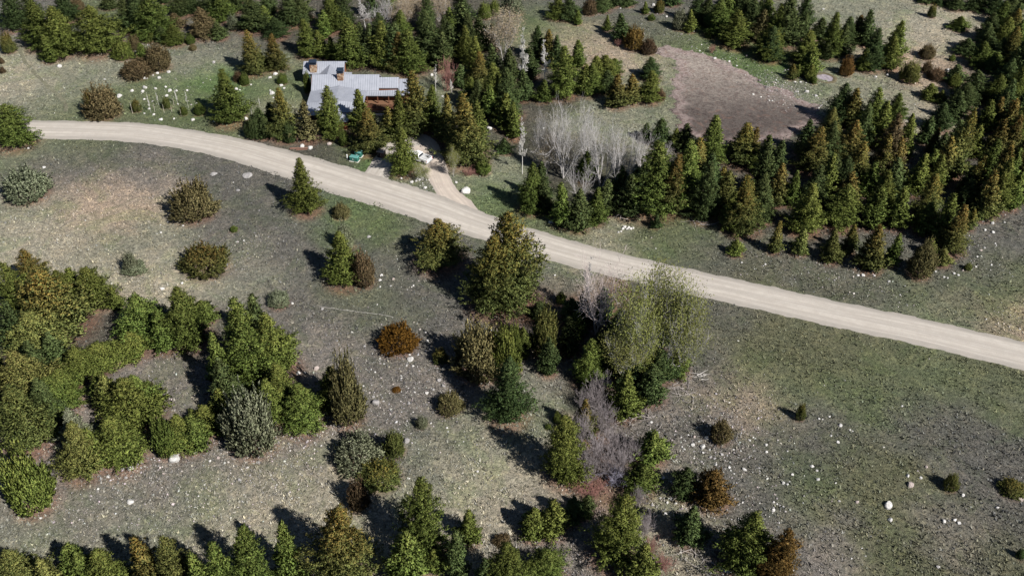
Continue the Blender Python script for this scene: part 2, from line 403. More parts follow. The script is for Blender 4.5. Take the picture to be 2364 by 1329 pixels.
MR = {'c': (10, 2.4), 'b': (10, 3.2), 'n': (10, 1.6), 't': (10, 2.2), 'j': (4, 2)}
TRK = trunk_mesh('conifer_trunk', BARK)
TRKJ = trunk_mesh('juniper_trunk', BARK, 4, .12, frac=.6)
def leafmesh(LP, seed, n=5, l=.16, sp=.35):
    rs = np.random.RandomState(seed); P = np.repeat(LP, n, 0)+rs.normal(size=(len(LP)*n, 3))*sp*.5
    return tufts(P, norm(rs.normal(size=P.shape)+np.array([0, 0, .6])), np.full(len(P), l), 1, rs, .6, .35)
BT = {'B': [], 'L': [], 'Q': [], 'S': []}
def trunk_from_TR(name, mat):
    mb = MB()
    for p, q, a, b in TR: mb.tube(p, q, a, b, 7)
    me = bpy.data.meshes.new(name); me.from_pydata(mb.v, [], mb.f); me.materials.append(mat); return me
for s in (41, 42, 43):
    TR.clear(); V, T, LP = branches(s, 10, 2.6, 'tree')
    BT['B'].append((mesh_np('bare_branches', V, T, [TWIG]), trunk_from_TR('pale_trunk', TWIGW), None))
for s in (51, 52, 53):
    TR.clear(); V, T, LP = branches(s, 10, 4.2, 'multi', r0=.24)
    BT['Q'].append((mesh_np('bare_spreading_branches', V, T, [TWIG]), None, None))
for s in (61, 62):
    V, T, LP = branches(s, 10, 3.0, 'multi', r0=.13)
    LP = LP[np.random.RandomState(s).rand(len(LP)) < .8]
    LV, LT = leafmesh(LP, s, 14, .15, 1.0)
    BT['L'].append((mesh_np('budding_branches', V, T, [TWIGB]), None, mesh_np('new_leaves', LV, LT, [BUD])))
for s in (71, 72):
    V, T, LP = branches(s, 3, 2.2, 'shrub')
    BT['S'].append((mesh_np('bare_shrub_stems', V, T, [TWIGP]), None, None))
BTR = {'B': 2.6, 'Q': 4.2, 'L': 3.0, 'S': 2.2}
BTH = {'B': 10, 'Q': 10, 'L': 10, 'S': 3}

# ---------------------------------------------------------------- the tree table
TILE = {'A': (0, 0), 'B': (600, 0), 'C': (1200, 0), 'D': (1764, 0), 'E': (0, 440), 'F': (600, 440), 'G': (1200, 440), 'H': (1764, 440),
        'I': (0, 879), 'J': (600, 879), 'K': (1200, 879), 'L': (1764, 879), 'N': (1764, 200)}
# entry: top x, top y, lowest y, width, kind[, own label]; first letter = form, second = colour
TREES = r"""
A|in the top left stand by the footpath
20 -80 230 150 bd;165 -80 200 120 cd;210 0 360 190 cg;350 40 405 195 cg;290 240 440 90 cg;600 40 400 290 bg;400 -70 170 150 bd;510 -20 110 90 jr;30 245 375 90 jo
A|in the clump above the squat green bush
720 -30 75 90 cd;820 -20 240 130 cd;900 -60 260 170 bd;1010 -30 290 240 bg;1180 90 210 100 cr;1165 170 330 120 cg;940 210 290 90 cg;1020 225 300 80 cg;1085 180 305 80 cd
A|between the top left clump and the house
1200 -70 130 120 cd;1290 -60 110 120 bd;1420 -90 150 170 bd;1480 -70 170 140 cg;1600 -70 90 120 bd;1700 -10 240 180 cd;1350 50 280 140 ch;1475 150 285 90 cd;1290 245 310 60 jg;1580 120 215 80 js;1540 -80 60 110 cd
A|
820 300 420 135 jg squat green bushy conifer at the front edge of the top left clump;905 262 352 80 jr small brown bush squeezed between two green trees at top left;955 295 420 90 cg slim green conifer behind the grey-olive cone-shaped juniper at top left;1055 330 498 165 jh grey-olive cone-shaped juniper above the strewn white rocks;925 440 548 210 jr low brown spreading juniper beside the white rocks, upper left meadow;1310 310 350 50 jh tiny olive bush in the sparse grass below the upper left trees;1685 205 535 150 co tall gold-tipped conifer standing alone left behind the grey-roofed house;1510 475 880 215 cg tall green conifer alone beside the road, right of the stakes and saplings;1660 510 590 60 jg small round green bush just right of the lone roadside conifer;1618 500 565 60 jr twiggy brown bush touching the small green bush left of the house;665 618 828 225 jh round olive-brown juniper at the upper edge of the road bend;600 650 800 80 jo rusty juniper pressed against the left side of the round one by the road;918 695 772 62 jo leftmost small staked evergreen sapling above the road;1125 675 748 52 jy yellow-green staked sapling among the white stakes above the road;1245 735 792 52 jg dark staked sapling with red mulch at its foot above the road;1350 715 792 72 jg rightmost round staked evergreen sapling in the tall conifer's shadow;20 715 1038 300 bg big bushy green conifer cut by the left edge below the road;145 210 320 95 Sp grey leafless shrub behind the faint footpath at top left;140 1165 1400 290 js big sage-grey juniper at the left edge below the road;5 400 440 30 jr tiny brown bush at the far left edge above the road;10 462 505 36 jr little brown bush at the far left edge nearest the faint track
B|in the row behind the left of house
20 40 190 90 cg;100 120 280 140 bd;180 -60 200 150 bd;255 -60 180 140 cd;300 130 415 130 cg;400 210 405 90 cg;470 250 415 80 cg;40 -70 120 120 cd;470 -60 240 140 cg;550 -80 220 130 bd
B|in the dark stand right behind the house
590 115 480 195 cg;740 165 460 110 cd;670 160 450 110 cd;820 140 490 150 cg;895 190 500 110 cd;930 215 510 130 co;1000 200 535 190 cg;1130 80 460 190 cd;955 70 250 110 cg;800 90 300 120 cd
B|behind the house toward the top centre
1360 10 380 190 td;1420 90 400 130 cd;1495 110 360 92 nd;1535 40 140 90 jg;1300 150 420 100 td;1700 330 600 110 cd;1240 110 420 120 cd;1590 300 560 100 cd
B|between the house and the leafless aspens
1490 350 640 125 co;1590 420 790 150 cg;1700 470 840 150 cd;1370 440 610 105 cd;1480 540 800 130 cd;1560 590 830 120 cg;1430 530 760 130 cg;1670 640 900 120 cg;1665 940 1065 80 cd;1730 700 960 90 cg
B|
75 230 505 145 co tall conifer with a bare lower trunk at the left corner of the house;10 360 470 80 cg slim green conifer at the upper left of the house lawn;125 600 980 175 co gold-topped conifer left in front of the house by the road;290 690 990 140 th grey half-dead conifer in front of the left house wing;440 575 965 175 cg tall green twin-trunked conifer in front of the grey roof;670 610 930 140 cg slim green conifer hiding the front right corner of the house wing;715 730 1080 205 co bushy conifer with thin lower limbs beside the green utility boxes;565 900 1005 62 jg small green bush in front of the house beside the twin-trunked conifer;930 620 990 130 cg slim green conifer in front of the house porch;875 720 980 130 co orange-topped conifer standing just left of the slim one at the porch;955 870 1215 180 cg dense green conifer hiding the front of the white pickup;1045 480 960 230 co very big orange-topped conifer at the right end of the house;1160 570 930 150 cg big green conifer leaning on the giant at the right end of the house;1270 640 1000 125 co gold-tipped conifer between the house giant and the big driveway conifer;1400 640 1175 265 co huge golden-topped conifer above the driveway, right of the truck;1480 680 1050 130 cg green conifer hugging the right side of the huge driveway conifer;1520 1105 1200 100 jg round green bush at the foot of the huge driveway conifer;1430 1145 1215 100 Sr low red-stemmed shrub beside the driveway boulder;310 505 650 50 jg narrow olive bush against the left wall of the house;148 512 582 66 jg small round green bush on the lawn left of the house;265 1080 1490 190 cg solitary green pyramid conifer on the lower side of the road facing the house;1310 990 1205 85 Ly thin yellow-green leafing sapling at the edge of the driveway;1100 1110 1235 100 Ly small pale leafing sapling by the rock pile near the truck;1270 400 640 100 Sr brown leafless tall shrub on the lawn edge right of the house
B|in the roadside thicket left of the house
-20 740 940 120 cd;20 790 960 110 bd;60 700 900 100 cd;-60 820 960 110 jd;190 860 985 80 jd
B|in the far wood at the top centre
700 20 200 150 Bg;870 -30 190 190 Qg;1010 -40 170 190 Lt;1110 -40 150 190 Lt;1210 -40 160 180 Lt;780 40 220 180 Qg;960 20 210 170 Lt
B|
1655 60 420 230 Lt tall pale aspen with yellowish buds at the top centre;1190 440 625 60 Bw thin white-stemmed sapling on the lawn right of the house;1305 540 640 50 Bw little white sapling beside the brown shrub right of the house;1720 -40 120 140 js blue-grey conifer at the top edge above the budding aspen;1600 20 120 70 jg green bush at the top edge just left of the blue-grey conifer
C|in the top edge group right of the aspen
260 -20 148 120 cg;340 -30 155 110 cd;395 70 178 52 cg;480 10 112 95 jr;560 -30 95 120 cd;640 -60 60 100 cd
C|
735 -20 55 100 bd round dark bush cut by the top edge in the bare clearing;600 105 220 52 cg small solitary green conifer above the tan bare patch;700 95 300 112 cd dark conifer beside the orange bush above the tan bare patch;785 208 358 125 jq bright orange-brown bush beside the dark conifer near the dry pond;885 280 382 102 jr brown round juniper at the upper corner of the dry pond;862 10 104 46 cg slim green conifer at the top of the stony clearing;955 15 97 66 jo golden bush beside the slim conifer at the top of the stony clearing;900 105 147 50 jg tiny dark green bush alone in the stony clearing;680 270 330 55 Sr brown twiggy shrub at the foot of the dark conifer above the tan patch;1180 60 232 72 cg small conifer at the near corner of the wood above the dry pond;1100 90 215 100 js grey-green bush left of the small conifer above the dry pond;1290 225 268 38 jg tiny green bush on the bank above the dry pond;1315 305 372 48 Sr pinkish leafless shrub on the bank above the dry pond
C|in the wood uphill of the dry pond
1050 -60 50 90 cd;1230 -50 180 110 cd;1290 0 195 120 cd;1375 10 275 155 cg;1495 90 350 165 cg;1440 -50 220 150 cg;1540 -40 230 130 cd;1605 10 270 130 cd;1680 80 300 110 ch;1740 190 440 130 cd
C|left of the tan bare patch, near the white aspens
125 170 430 115 cd;205 200 460 95 co;265 240 470 85 cd;310 310 690 165 cg;400 270 470 92 cg;60 330 560 110 cd;160 545 710 92 cg;30 470 700 100 cd
C|in the grove left of the dry pond
450 440 660 110 cg;530 380 580 125 cg;585 375 570 165 bg;500 440 670 125 cg;675 510 755 120 co;775 505 725 105 co;905 390 565 120 cd;900 480 720 135 cg;600 480 650 105 cd;650 400 520 100 bg
C|
965 620 695 62 jr small brown bush at the left bank of the dry pond;30 170 650 120 Bw tall slender white-trunked aspen left of the tan patch;180 260 610 115 Bw leaning white aspen second from the left near the tan patch;20 800 1190 105 Bw slender bare white tree left of the grey cottonwoods;190 910 1190 130 Lt thin bare tree with yellow-green buds in front of the grey cottonwoods;320 620 1230 340 Qg large grey leafless cottonwood, leftmost of the big bare group;470 640 1150 260 Qg tall leafless cottonwood at the back of the big bare group;590 760 1300 330 Qg wide grey leafless cottonwood in the middle of the big bare group;710 780 1330 260 Qg leafless cottonwood at the front right of the big bare group;860 870 1190 230 Qg bare cottonwood at the right end of the big bare group;1000 960 1110 150 Qg low pale bare tree between the cottonwoods and the dry pond conifers;430 1060 1400 240 Qg lowest grey bare tree of the cottonwood group, near the road;170 690 1180 190 Qg bare cottonwood at the far left of the big bare group
C|in the row along the lower shore of the dry pond
975 810 1010 112 cd;1065 870 1020 72 cg;1140 840 1040 105 cd;1340 778 1140 165 cg;1550 840 1150 185 co;1230 930 1320 165 co;1615 865 1120 90 co;1700 930 1210 150 cg;870 840 980 70 cd
C|between the bare cottonwoods and the road
470 1055 1250 120 cg;700 1150 1370 130 cd;810 1140 1380 140 cd;70 1125 1480 140 cg;300 1260 1570 115 cg;400 1310 1600 135 cd;520 1300 1560 120 cg;180 1240 1480 110 cd;600 1240 1480 120 cd;150 1120 1400 100 cd
C|behind the culvert rocks, below the pond row
970 972 1515 290 cg;1175 950 1480 220 cg;1440 1160 1470 125 cy;1590 1200 1625 190 co;1060 1060 1500 160 co;1300 1100 1540 160 cd;1700 1180 1540 150 cd;860 1120 1480 150 cd;1480 1300 1600 120 cg;760 1180 1500 130 cd
D|in the wood left of the top meadow
40 -30 260 130 cg;120 40 330 120 cg;200 -50 340 170 cd;300 -40 240 120 cd;60 190 435 175 bg;400 138 280 92 cd;505 103 415 135 cg;310 225 470 145 cg;345 330 535 105 cg
D|in the ragged row at the meadow edge
600 108 320 112 cd;665 110 300 105 co;745 68 330 105 cd;790 190 500 135 cd;700 330 500 82 cg;940 143 400 110 cg;900 250 495 130 cg;440 280 415 80 cd;560 180 400 100 cd
D|
205 438 552 62 co small gold-tipped conifer left of the round mud hole;240 440 532 46 cg slim green sapling beside the gold-tipped one near the mud hole;330 440 560 72 cg narrow green conifer touching the round mud hole;345 520 577 40 jg tiny green bush on the rim of the round mud hole;575 412 527 92 jq rusty little conifer right of the round mud hole;1015 440 578 125 jy bushy yellow-green conifer at the right end of the meadow row;1160 48 128 54 jo small olive bush among long shadows in the top right meadow;1125 320 412 100 jr brown-green bush in the shadowed top right meadow;1120 430 503 62 jr small brown bush below the brown-green one, top right meadow;1190 478 558 112 jr low brown spreading bush at the edge of the right wood;1290 380 422 36 jg tiny pale bush between shadows in the top right meadow;1150 572 692 102 cg small green conifer alone with a long shadow, left of the right wood;1225 618 718 82 cg smaller dark conifer just right of the lone one with the long shadow
D|along the top right corner of the frame
1110 -60 30 90 cd;1200 -70 40 120 cd;1330 -50 80 120 cd;1480 -60 90 130 cd;1600 -50 120 120 cd;1720 -40 140 120 cd;1350 115 225 105 cg;1400 262 395 125 cd;1650 10 200 110 cg;1740 60 260 110 co
D|at the upper part of the right wood
1560 100 300 120 cd;1680 130 340 120 cg;1760 150 400 110 cg;1560 180 400 130 cd;1740 200 470 130 co;1640 280 450 110 cd;1520 300 480 130 cg;1600 380 510 110 cg;1310 540 610 80 jg;1330 460 580 110 cd
D|at the pond-side tip of the right wood
560 578 880 155 cd;650 618 900 115 co;800 612 940 155 cg;925 650 870 130 cg;480 755 1020 135 cy;370 880 1210 195 co;630 838 1160 155 co;850 700 1020 120 cg;720 720 1020 130 cd
D|in the middle of the right wood
1240 718 920 130 cd;1150 810 1000 90 cd;1410 748 1240 135 co;1480 500 720 160 cd;1390 580 780 160 cd;1620 520 730 130 cg;1630 680 880 85 co;1565 700 920 105 cg;1020 795 990 75 cg;1190 890 1060 72 co
D|in the right wood by the frame edge
1635 830 1110 105 co;1755 800 1080 115 co;1480 870 1080 110 cg;1700 560 800 120 cd;1790 450 700 120 cg;1790 640 880 120 cd;1700 420 620 130 cd;1800 950 1200 120 co
N|in the heart of the right wood
925 200 640 160 cr;860 345 650 125 co;960 360 640 110 co;1100 480 760 125 cg;1180 450 700 110 cg;1290 360 690 130 co;1360 300 660 130 cy;1010 300 520 80 cg;1220 480 740 110 cg
N|in the left front of the right wood
30 340 760 110 cd;130 540 830 115 co;225 590 830 90 cg;490 480 840 130 cg;680 385 700 160 co;610 600 880 140 co;340 670 1040 185 cg;570 690 1000 210 cg;110 380 640 110 cd;400 560 860 160 cd
N|in the right front of the right wood
770 530 760 120 cg;860 590 920 150 cg;1190 600 960 165 co;1150 800 1030 130 cg;1300 745 1090 140 cg;1380 815 1170 150 co;1440 850 990 70 co;1590 600 920 140 co;1500 800 930 110 cy;1690 500 880 150 cg
N|at the far right end of the wood
1700 380 800 130 co;1510 480 760 110 co;1750 440 820 120 cg;1640 600 900 130 cg;1600 380 660 120 cg;1750 600 860 110 cg;1440 560 760 110 cd;1430 650 860 100 cd
H|
110 205 445 85 co slim golden conifer at the left of the roadside front row;270 255 455 105 cy bright yellow-green conifer second in the roadside front row;500 262 512 120 cy gold-green conifer with a split top in the roadside front row;620 228 450 95 co orange-topped conifer right behind the split-topped one;800 225 578 170 co big orange-topped conifer above the red soil patch by the road;930 290 525 95 cg slim bright green conifer right of the big orange-topped one;1110 385 615 165 jh round brown-olive bush at the front of the right wood;1160 330 460 90 cg green conifer behind the round brown-olive bush;1240 400 530 110 cy yellow-green low conifer at the right end of the front row;1400 500 550 48 jy tiny yellow-green bush on the stony slope right of the wood
G|
1485 335 460 102 cg small lone green conifer in front of the wood above the road;940 165 268 62 cd little dark tree at the edge of the culvert shade;1560 -10 335 200 co tall gold-flecked conifer behind the small lone roadside one;-60 160 900 440 bo huge dark conifer between the road and the central gully;-215 290 880 300 bo dark lower conifer joined to the left side of the huge central one;560 420 1000 420 Qr leafless brown-tipped cottonwood on the near side of the road;470 450 840 160 Bg slim bare tree left of the brown-tipped cottonwood;970 520 1240 340 Ly broad yellow-green leafing tree against the road;870 560 1310 310 Ly tall budding tree in the middle of the central thicket;1060 540 1260 340 Ly golden-green leafing tree right of the broad one by the road;1190 680 1250 260 Ly rightmost leafing tree of the central thicket, orange-tinged;760 880 1330 280 Ly low leafing tree at the front of the central thicket
G|in the shade of the central thicket
950 790 1130 130 cd;500 1000 1390 190 cg;970 1090 1340 200 cd;30 925 1150 85 cg;130 755 910 110 cd;280 700 780 65 jg;360 735 920 120 cd;440 700 960 110 cd;1100 1080 1290 130 cg;620 950 1240 120 cd;770 1010 1370 170 cd;860 940 1300 150 cg;350 860 1150 120 cd;200 1000 1280 110 cd
G|
165 850 1160 170 jy loose yellowish juniper in the gully beside the huge dark conifer;-20 945 1140 85 jg bright green bush left of the loose yellowish juniper
K|
740 -80 290 180 cg dense green conifer at the foot of the central thicket;920 -100 185 190 cd dark green conifer at the lower right of the central thicket;340 215 755 290 bg large green conifer left of the mauve leafless thicket;450 120 420 130 co gold-tinged conifer behind the mauve leafless thicket;460 260 400 120 co orange-tipped conifer touching the large green one by the thicket;920 345 600 200 cg green conifer at the right of the mauve leafless thicket;840 575 810 210 bg bushy green conifer below the right side of the mauve thicket;690 765 1330 340 bg very big bright green conifer at the bottom right of centre;240 805 1090 180 cg green conifer left of the black shadow at the bottom;95 870 1110 170 cg bushy green conifer left of the one beside the black shadow;1190 845 1145 180 cd narrow dark green conifer below the orange bush;1145 600 830 180 bd dark olive conifer joined to the left of the orange bush;1345 608 905 235 bq orange-brown bush on the stony slope at lower right;1390 285 442 140 jh round grey-brown juniper above the white boulders;1620 905 1390 330 cg big green conifer left of the orange bush at the bottom edge;190 1150 1450 270 bg broad green conifer at the bottom edge left of centre gully;860 1130 1500 210 cg green conifer at the bottom edge under the very big bright one;380 780 1000 120 cd small dark conifer swallowed by the black shadow;460 770 940 110 cd dark conifer just under the red litter patch;260 225 300 55 jg tiny green bush left of the mauve thicket;195 295 335 40 jg tiniest green bush in pale grass left of the thicket
K|in the leafless thicket along the central gully
520 20 260 190 Sp;590 160 420 200 Sp;520 380 660 230 Sp;640 340 580 200 Sp;670 570 770 200 Sb;500 660 840 230 Sr;770 400 610 150 Sp;600 480 720 170 Sp;440 60 240 120 Sp;430 230 500 150 Sp;700 480 720 150 Sp;560 -60 200 170 Sp;480 500 760 170 Sp
K|among the brush at the bottom of the gully
870 900 1090 130 Sp;1000 1180 1330 170 Sr;900 1070 1240 120 Sr;820 740 900 130 Sp
L|
170 1015 1480 260 bq orange-brown bush cut by the bottom edge at lower right;265 172 278 62 jo small lone golden sapling on the right meadow;1300 648 762 95 jy small yellow-green bush with a white stone at its foot, lower right;1725 665 805 160 jo olive bush cut by the right edge at lower right;1765 1155 1220 50 jd tiny dark bush at the bottom of the right edge
E|
1285 -25 235 290 jh round grey-olive juniper in the left meadow below the road;1370 372 608 310 jo round golden-olive juniper in the left meadow;870 440 570 95 js small pale sage bush above the left forest;910 515 588 150 js grey low sage shrub beside the small pale one;1590 245 287 50 jg tiny green bush between the two round left meadow junipers
E|at the upper edge of the left forest
150 408 760 220 bo;20 490 900 190 cg;380 540 800 160 cg;250 540 1060 420 bo;565 520 840 230 cg;760 650 830 80 cg;450 530 760 150 cg
E|in the middle of the left forest
900 700 1090 260 cg;1190 660 1110 240 cg;1370 750 920 140 cg;170 830 1170 340 by;880 970 1170 220 cg;640 1050 1260 230 cg;500 1080 1340 250 bg;1060 830 1130 150 cg
E|
1580 722 1400 350 bg very large green conifer at the right of the left forest;1810 830 1330 300 cg green conifer forming the right corner of the left forest;1700 720 1130 180 cd dark conifer behind the very large one of the left forest;1420 980 1430 150 cg green conifer in the shade just left of the very large one;1480 1130 1560 190 cd low dark conifer at the foot of the very large one
E|in the left forest by the frame edge
80 1080 1560 340 by;370 1230 1520 200 cg;700 1260 1560 180 by;20 750 1100 150 cd;240 1280 1640 180 cd;900 1240 1560 190 cg
F|
540 288 692 235 cg upright dark green conifer in the open slope beside a tan bush;695 448 675 140 jr upright tan-brown juniper touching the lone conifer on the slope;545 100 202 112 jh small olive bush right of the solitary conifer by the road;570 250 420 110 js pale sage bush peeking behind the upright slope conifer;1215 205 580 330 bo round dark green tree with golden top at the roadside above the big shadow;118 690 812 135 js small pale sage bush above the right end of the left forest;930 918 1132 255 jx bright rust-orange round bush in the open slope;1228 1088 1192 98 jo small round golden bush right of the rust-orange one;1500 955 1335 330 jh pale olive juniper with upright sprays left of the gully;1690 970 1300 170 jg green juniper behind the pale olive one left of the gully;470 1200 1560 220 cg green-topped juniper at the stony corner right of the left forest;560 1240 1640 210 jh grey-olive juniper with white stones on its right side
F|in the gap between the left forest and the stony slope
100 1180 1560 210 cg;20 1280 1640 200 cg;250 1330 1700 230 cg
J|
1690 -170 345 280 bd dark green cone-shaped conifer just left of the central gully;650 368 645 310 js light sage-green juniper below the stony slope;908 363 538 128 jy small yellow-green bush beside the light sage-green juniper;810 548 760 270 jo rust-flecked juniper below the light sage-green one;655 715 905 140 jr brown low juniper in the shade of the rust-flecked one;1070 675 1330 340 bg big golden-green conifer at the bottom, right of the dark hollow;960 1010 1450 240 cg green conifer at the bottom below the big golden-green one;1420 885 1140 140 cg green conifer edging the black hollow at the bottom;1195 1135 1330 120 cg small green conifer in the black hollow at the bottom;1290 88 248 175 jh dark-sided sage juniper on the stony slope above the pale grass;1100 252 335 78 js tiny pale sage bush between two junipers on the pale grass;930 42 84 56 jx tiny rusty bush on the stony slope;1650 1040 1140 110 jr small orange-topped bush at the bottom near the pale grass;1700 1100 1560 300 bg broad green conifer at the bottom edge right of the black hollow;480 880 1520 400 bo giant orange-flecked conifer at the bottom edge;130 985 1450 190 cg slim green conifer left of the giant orange-flecked one;1540 1220 1500 150 cd dark conifer low in the black hollow at the bottom edge;1330 1000 1400 150 cd dark conifer inside the black hollow
I|in the lower left forest
50 40 540 340 by;470 190 560 200 cs;450 280 710 250 by;820 -10 420 340 cg;740 250 640 290 cg;300 -20 300 240 cg;650 -70 200 150 cg;570 330 640 170 cg
I|in the low green bank left of the big sage juniper
1085 290 540 160 jg;1190 240 525 210 cg;1380 170 420 210 cg;1480 60 330 170 cg;1560 -20 260 200 cd;1290 230 500 170 cg
I|
110 560 945 290 jg bright green leaning juniper alone at the lower left edge;1660 130 548 320 js big silvery sage juniper at the lower edge of the left forest;960 20 190 170 jh grey-olive bush at the forest clearing edge, lower left;1900 50 310 230 cg green conifer right of the big silvery sage juniper;1800 0 250 160 cg green conifer behind the big silvery sage juniper;
I|along the bottom edge at left
60 1150 1560 300 by;420 1110 1420 170 cg;520 1170 1460 150 cg;660 1150 1560 260 cg;920 1085 1560 190 co;1090 1030 1560 240 by;1320 1180 1620 180 cg;1440 1110 1620 230 cg;1610 1005 1560 240 cg;250 1220 1600 170 by
"""
ORD = ['first', 'second', 'third', 'fourth', 'fifth', 'sixth', 'seventh', 'eighth', 'ninth', 'tenth', 'eleventh', 'twelfth', 'thirteenth', 'fourteenth', 'fifteenth', 'sixteenth', 'seventeenth', 'eighteenth', 'nineteenth', 'twentieth']
CW = {'q': 'golden brown', 'g': 'green', 'd': 'dark green', 'o': 'orange-tipped olive', 'y': 'yellow-green', 'r': 'brown', 'x': 'rust-orange', 's': 'sage-grey', 'h': 'grey-olive', 'w': 'white-barked', 'p': 'mauve-grey', 'b': 'bluish grey'}
NAD = (1182.0, 664.5+F/math.tan(TH))
placed = []
def place(tx, ty, by, w, kind, label, zone=None):
    fm, cl = kind
    # point on the plumb line from the top towards the nadir
    def bx(y): return tx+(NAD[0]-tx)*(y-ty)/(NAD[1]-ty)
    g = at(bx(by), by); sc = F/depth(g); phi = TH+math.atan((by-664.5)/F)
    R = w/2/sc*({'c': 1.22, 'b': 1.15, 'n': 1.2, 't': 1.2, 'S': 1.1, 'j': 1.04} if label else {'c': 1.4, 'b': 1.25, 'n': 1.3, 't': 1.25}).get(fm, 1.0)
    if zone and 'wood' in zone: ty -= 6
    k = .8 if fm in 'cbntjS' else .15
    bc = by-k*R*sc*math.sin(phi)
    if fm in 'jS':
        bc = min(bc, by-1); ext = (by-ty)/sc/2
        a2 = (ext**2-(R*math.sin(phi))**2)/math.cos(phi)**2
        hh = 2*math.sqrt(max(a2, (.42*R)**2)); bc = by-R*math.sin(phi)*sc*.85
        p = at(bx(bc), bc)
    else:
        bc = max(bc, ty+10); p = at(bx(bc), bc); lo, hi = .3, 40.
        for _ in range(30):
            m = (lo+hi)/2
            if proj((p.x, p.y, p.z+m))[1] > ty: lo = m
            else: hi = m
        hh = lo
    placed.append(dict(p=p, h=hh, R=R, fm=fm, cl=cl, label=label, zone=zone, px=tx, py=by))
for ln in TREES.strip().split('\n'):
    if '|' in ln:
        til, zone = ln.split('|'); continue
    ox, oy = TILE[til]; q = 600/1772
    for e in ln.split(';'):
        if not e.strip(): continue
        a = e.split(' ', 5)
        tx, ty, by, w = (float(v) for v in a[:4])
        if til in 'EI' and a[4][0] == 'b': a[4] = 'c'+a[4][1]; w *= .92
        place(ox+tx*q, oy+ty*q, oy+by*q, w*q, a[4], a[5] if len(a) > 5 else None, zone or None)
# forest fill: trees of the dense woods between the ones above
def inpoly(x, y, P):
    c = False; n = len(P)
    for i in range(n):
        (x1, y1), (x2, y2) = P[i], P[i-1]
        if (y1 > y) != (y2 > y) and x < (x2-x1)*(y-y1)/(y2-y1)+x1: c = not c
    return c
FILL = [  # base-point outlines in the photograph, spacing, height, zone
 ([(1500, 430), (1700, 400), (1900, 330), (2100, 300), (2364, 180), (2400, 180), (2400, 460), (2240, 520), (2000, 540), (1700, 520), (1500, 490)], 4.6, (7, 11), 'inside the right wood', 26),
 ([(760, 20), (1000, 30), (1180, 60), (1190, 180), (1100, 240), (1010, 160), (860, 150), (740, 120)], 4.6, (7, 11), 'inside the stand behind the house', 12),
 ([(1640, -20), (1860, -20), (1880, 90), (1760, 130), (1660, 80)], 4.6, (6, 10), 'inside the wood above the dry pond', 8),
 ([(2230, 10), (2400, 10), (2400, 200), (2300, 180)], 4.8, (7, 11), 'inside the top right wood', 8),
 ([(40, 760), (170, 760), (280, 830), (160, 930), (60, 1000), (-40, 1000), (-40, 760)], 4.6, (6, 9), 'inside the left forest', 4),
 ([(280, -30), (520, -30), (730, 30), (560, 30), (300, 30)], 5, (6, 9), 'behind the top left clump', 8),
 ([(1280, 760), (1350, 700), (1470, 800), (1500, 870), (1400, 880)], 3.6, (5, 8), 'deep in the central thicket', 6),
]
for P, spc, (h0, h1), zone, nmax in FILL:
    xs = [p[0] for p in P]; ys = [p[1] for p in P]; cnt = 0
    for _ in range(900):
        if cnt >= nmax: break
        a, b = rnd.uniform(min(xs), max(xs)), rnd.uniform(min(ys), max(ys))
        if not inpoly(a, b, P): continue
        p = at(a, b)
        if any((p-t['p']).length < spc*(.8 if t['fm'] in 'jS' else .5)+t['R']*.25 for t in placed): continue
        hh = rnd.uniform(h0, h1)*.92
        kd = rnd.choice('ccccn'); cl = rnd.choice('gddddgoo' if 'right' in zone else 'gdddg')
        tp = proj((p.x, p.y, p.z+hh))
        placed.append(dict(p=p, h=hh, R=hh*(.29 if kd == 'c' else .22), fm=kd, cl=cl, label=None, zone=zone, px=tp[0], py=b)); cnt += 1
# labels by zone, row and order from the left
zs = {}
for t in placed:
    if t['label'] is None: zs.setdefault(t['zone'], []).append(t)
def what(t):
    h = t['h']; s = 'small' if h < 4 else 'middling' if h < 7.5 else 'tall'
    if t['fm'] in 'cbnt': n = 'conifer'
    elif t['fm'] == 'j': n = 'bush'
    elif t['fm'] == 'S': return f"{CW[t['cl']]} leafless shrub" if t['cl'] != 'r' else 'reddish leafless shrub'
    elif t['fm'] == 'L': return f'{s} budding tree'
    else: return f'{s} leafless tree'
    return f"{s} {CW[t['cl']]} {n}"
for z, L in zs.items():
    nr = max(1, round(len(L)/9)) if len(L) > 12 else 1
    L.sort(key=lambda t: -t['py']); per = math.ceil(len(L)/nr)
    for r in range(nr):
        row = sorted(L[r*per:(r+1)*per], key=lambda t: t['px'])
        for i, t in enumerate(row):
            rr = '' if nr == 1 else (', front row' if r == 0 else f', {ORD[r]} row')
            t['label'] = f"{what(t)}, {ORD[i]} from left{rr} {z}"
            if len(t['label'].replace('-', ' ').split()) > 16: t['label'] = t['label'].split(' ', 1)[1]
            if len(t['label'].replace('-', ' ').split()) > 16: t['label'] = t['label'].replace('dark green', 'dark').replace('orange-tipped olive', 'orange-tipped')
for t in placed:
    if t['fm'] in 'cbntj': LITTER.append((t['p'].x, t['p'].y, t['R']*1.12, t['h']))

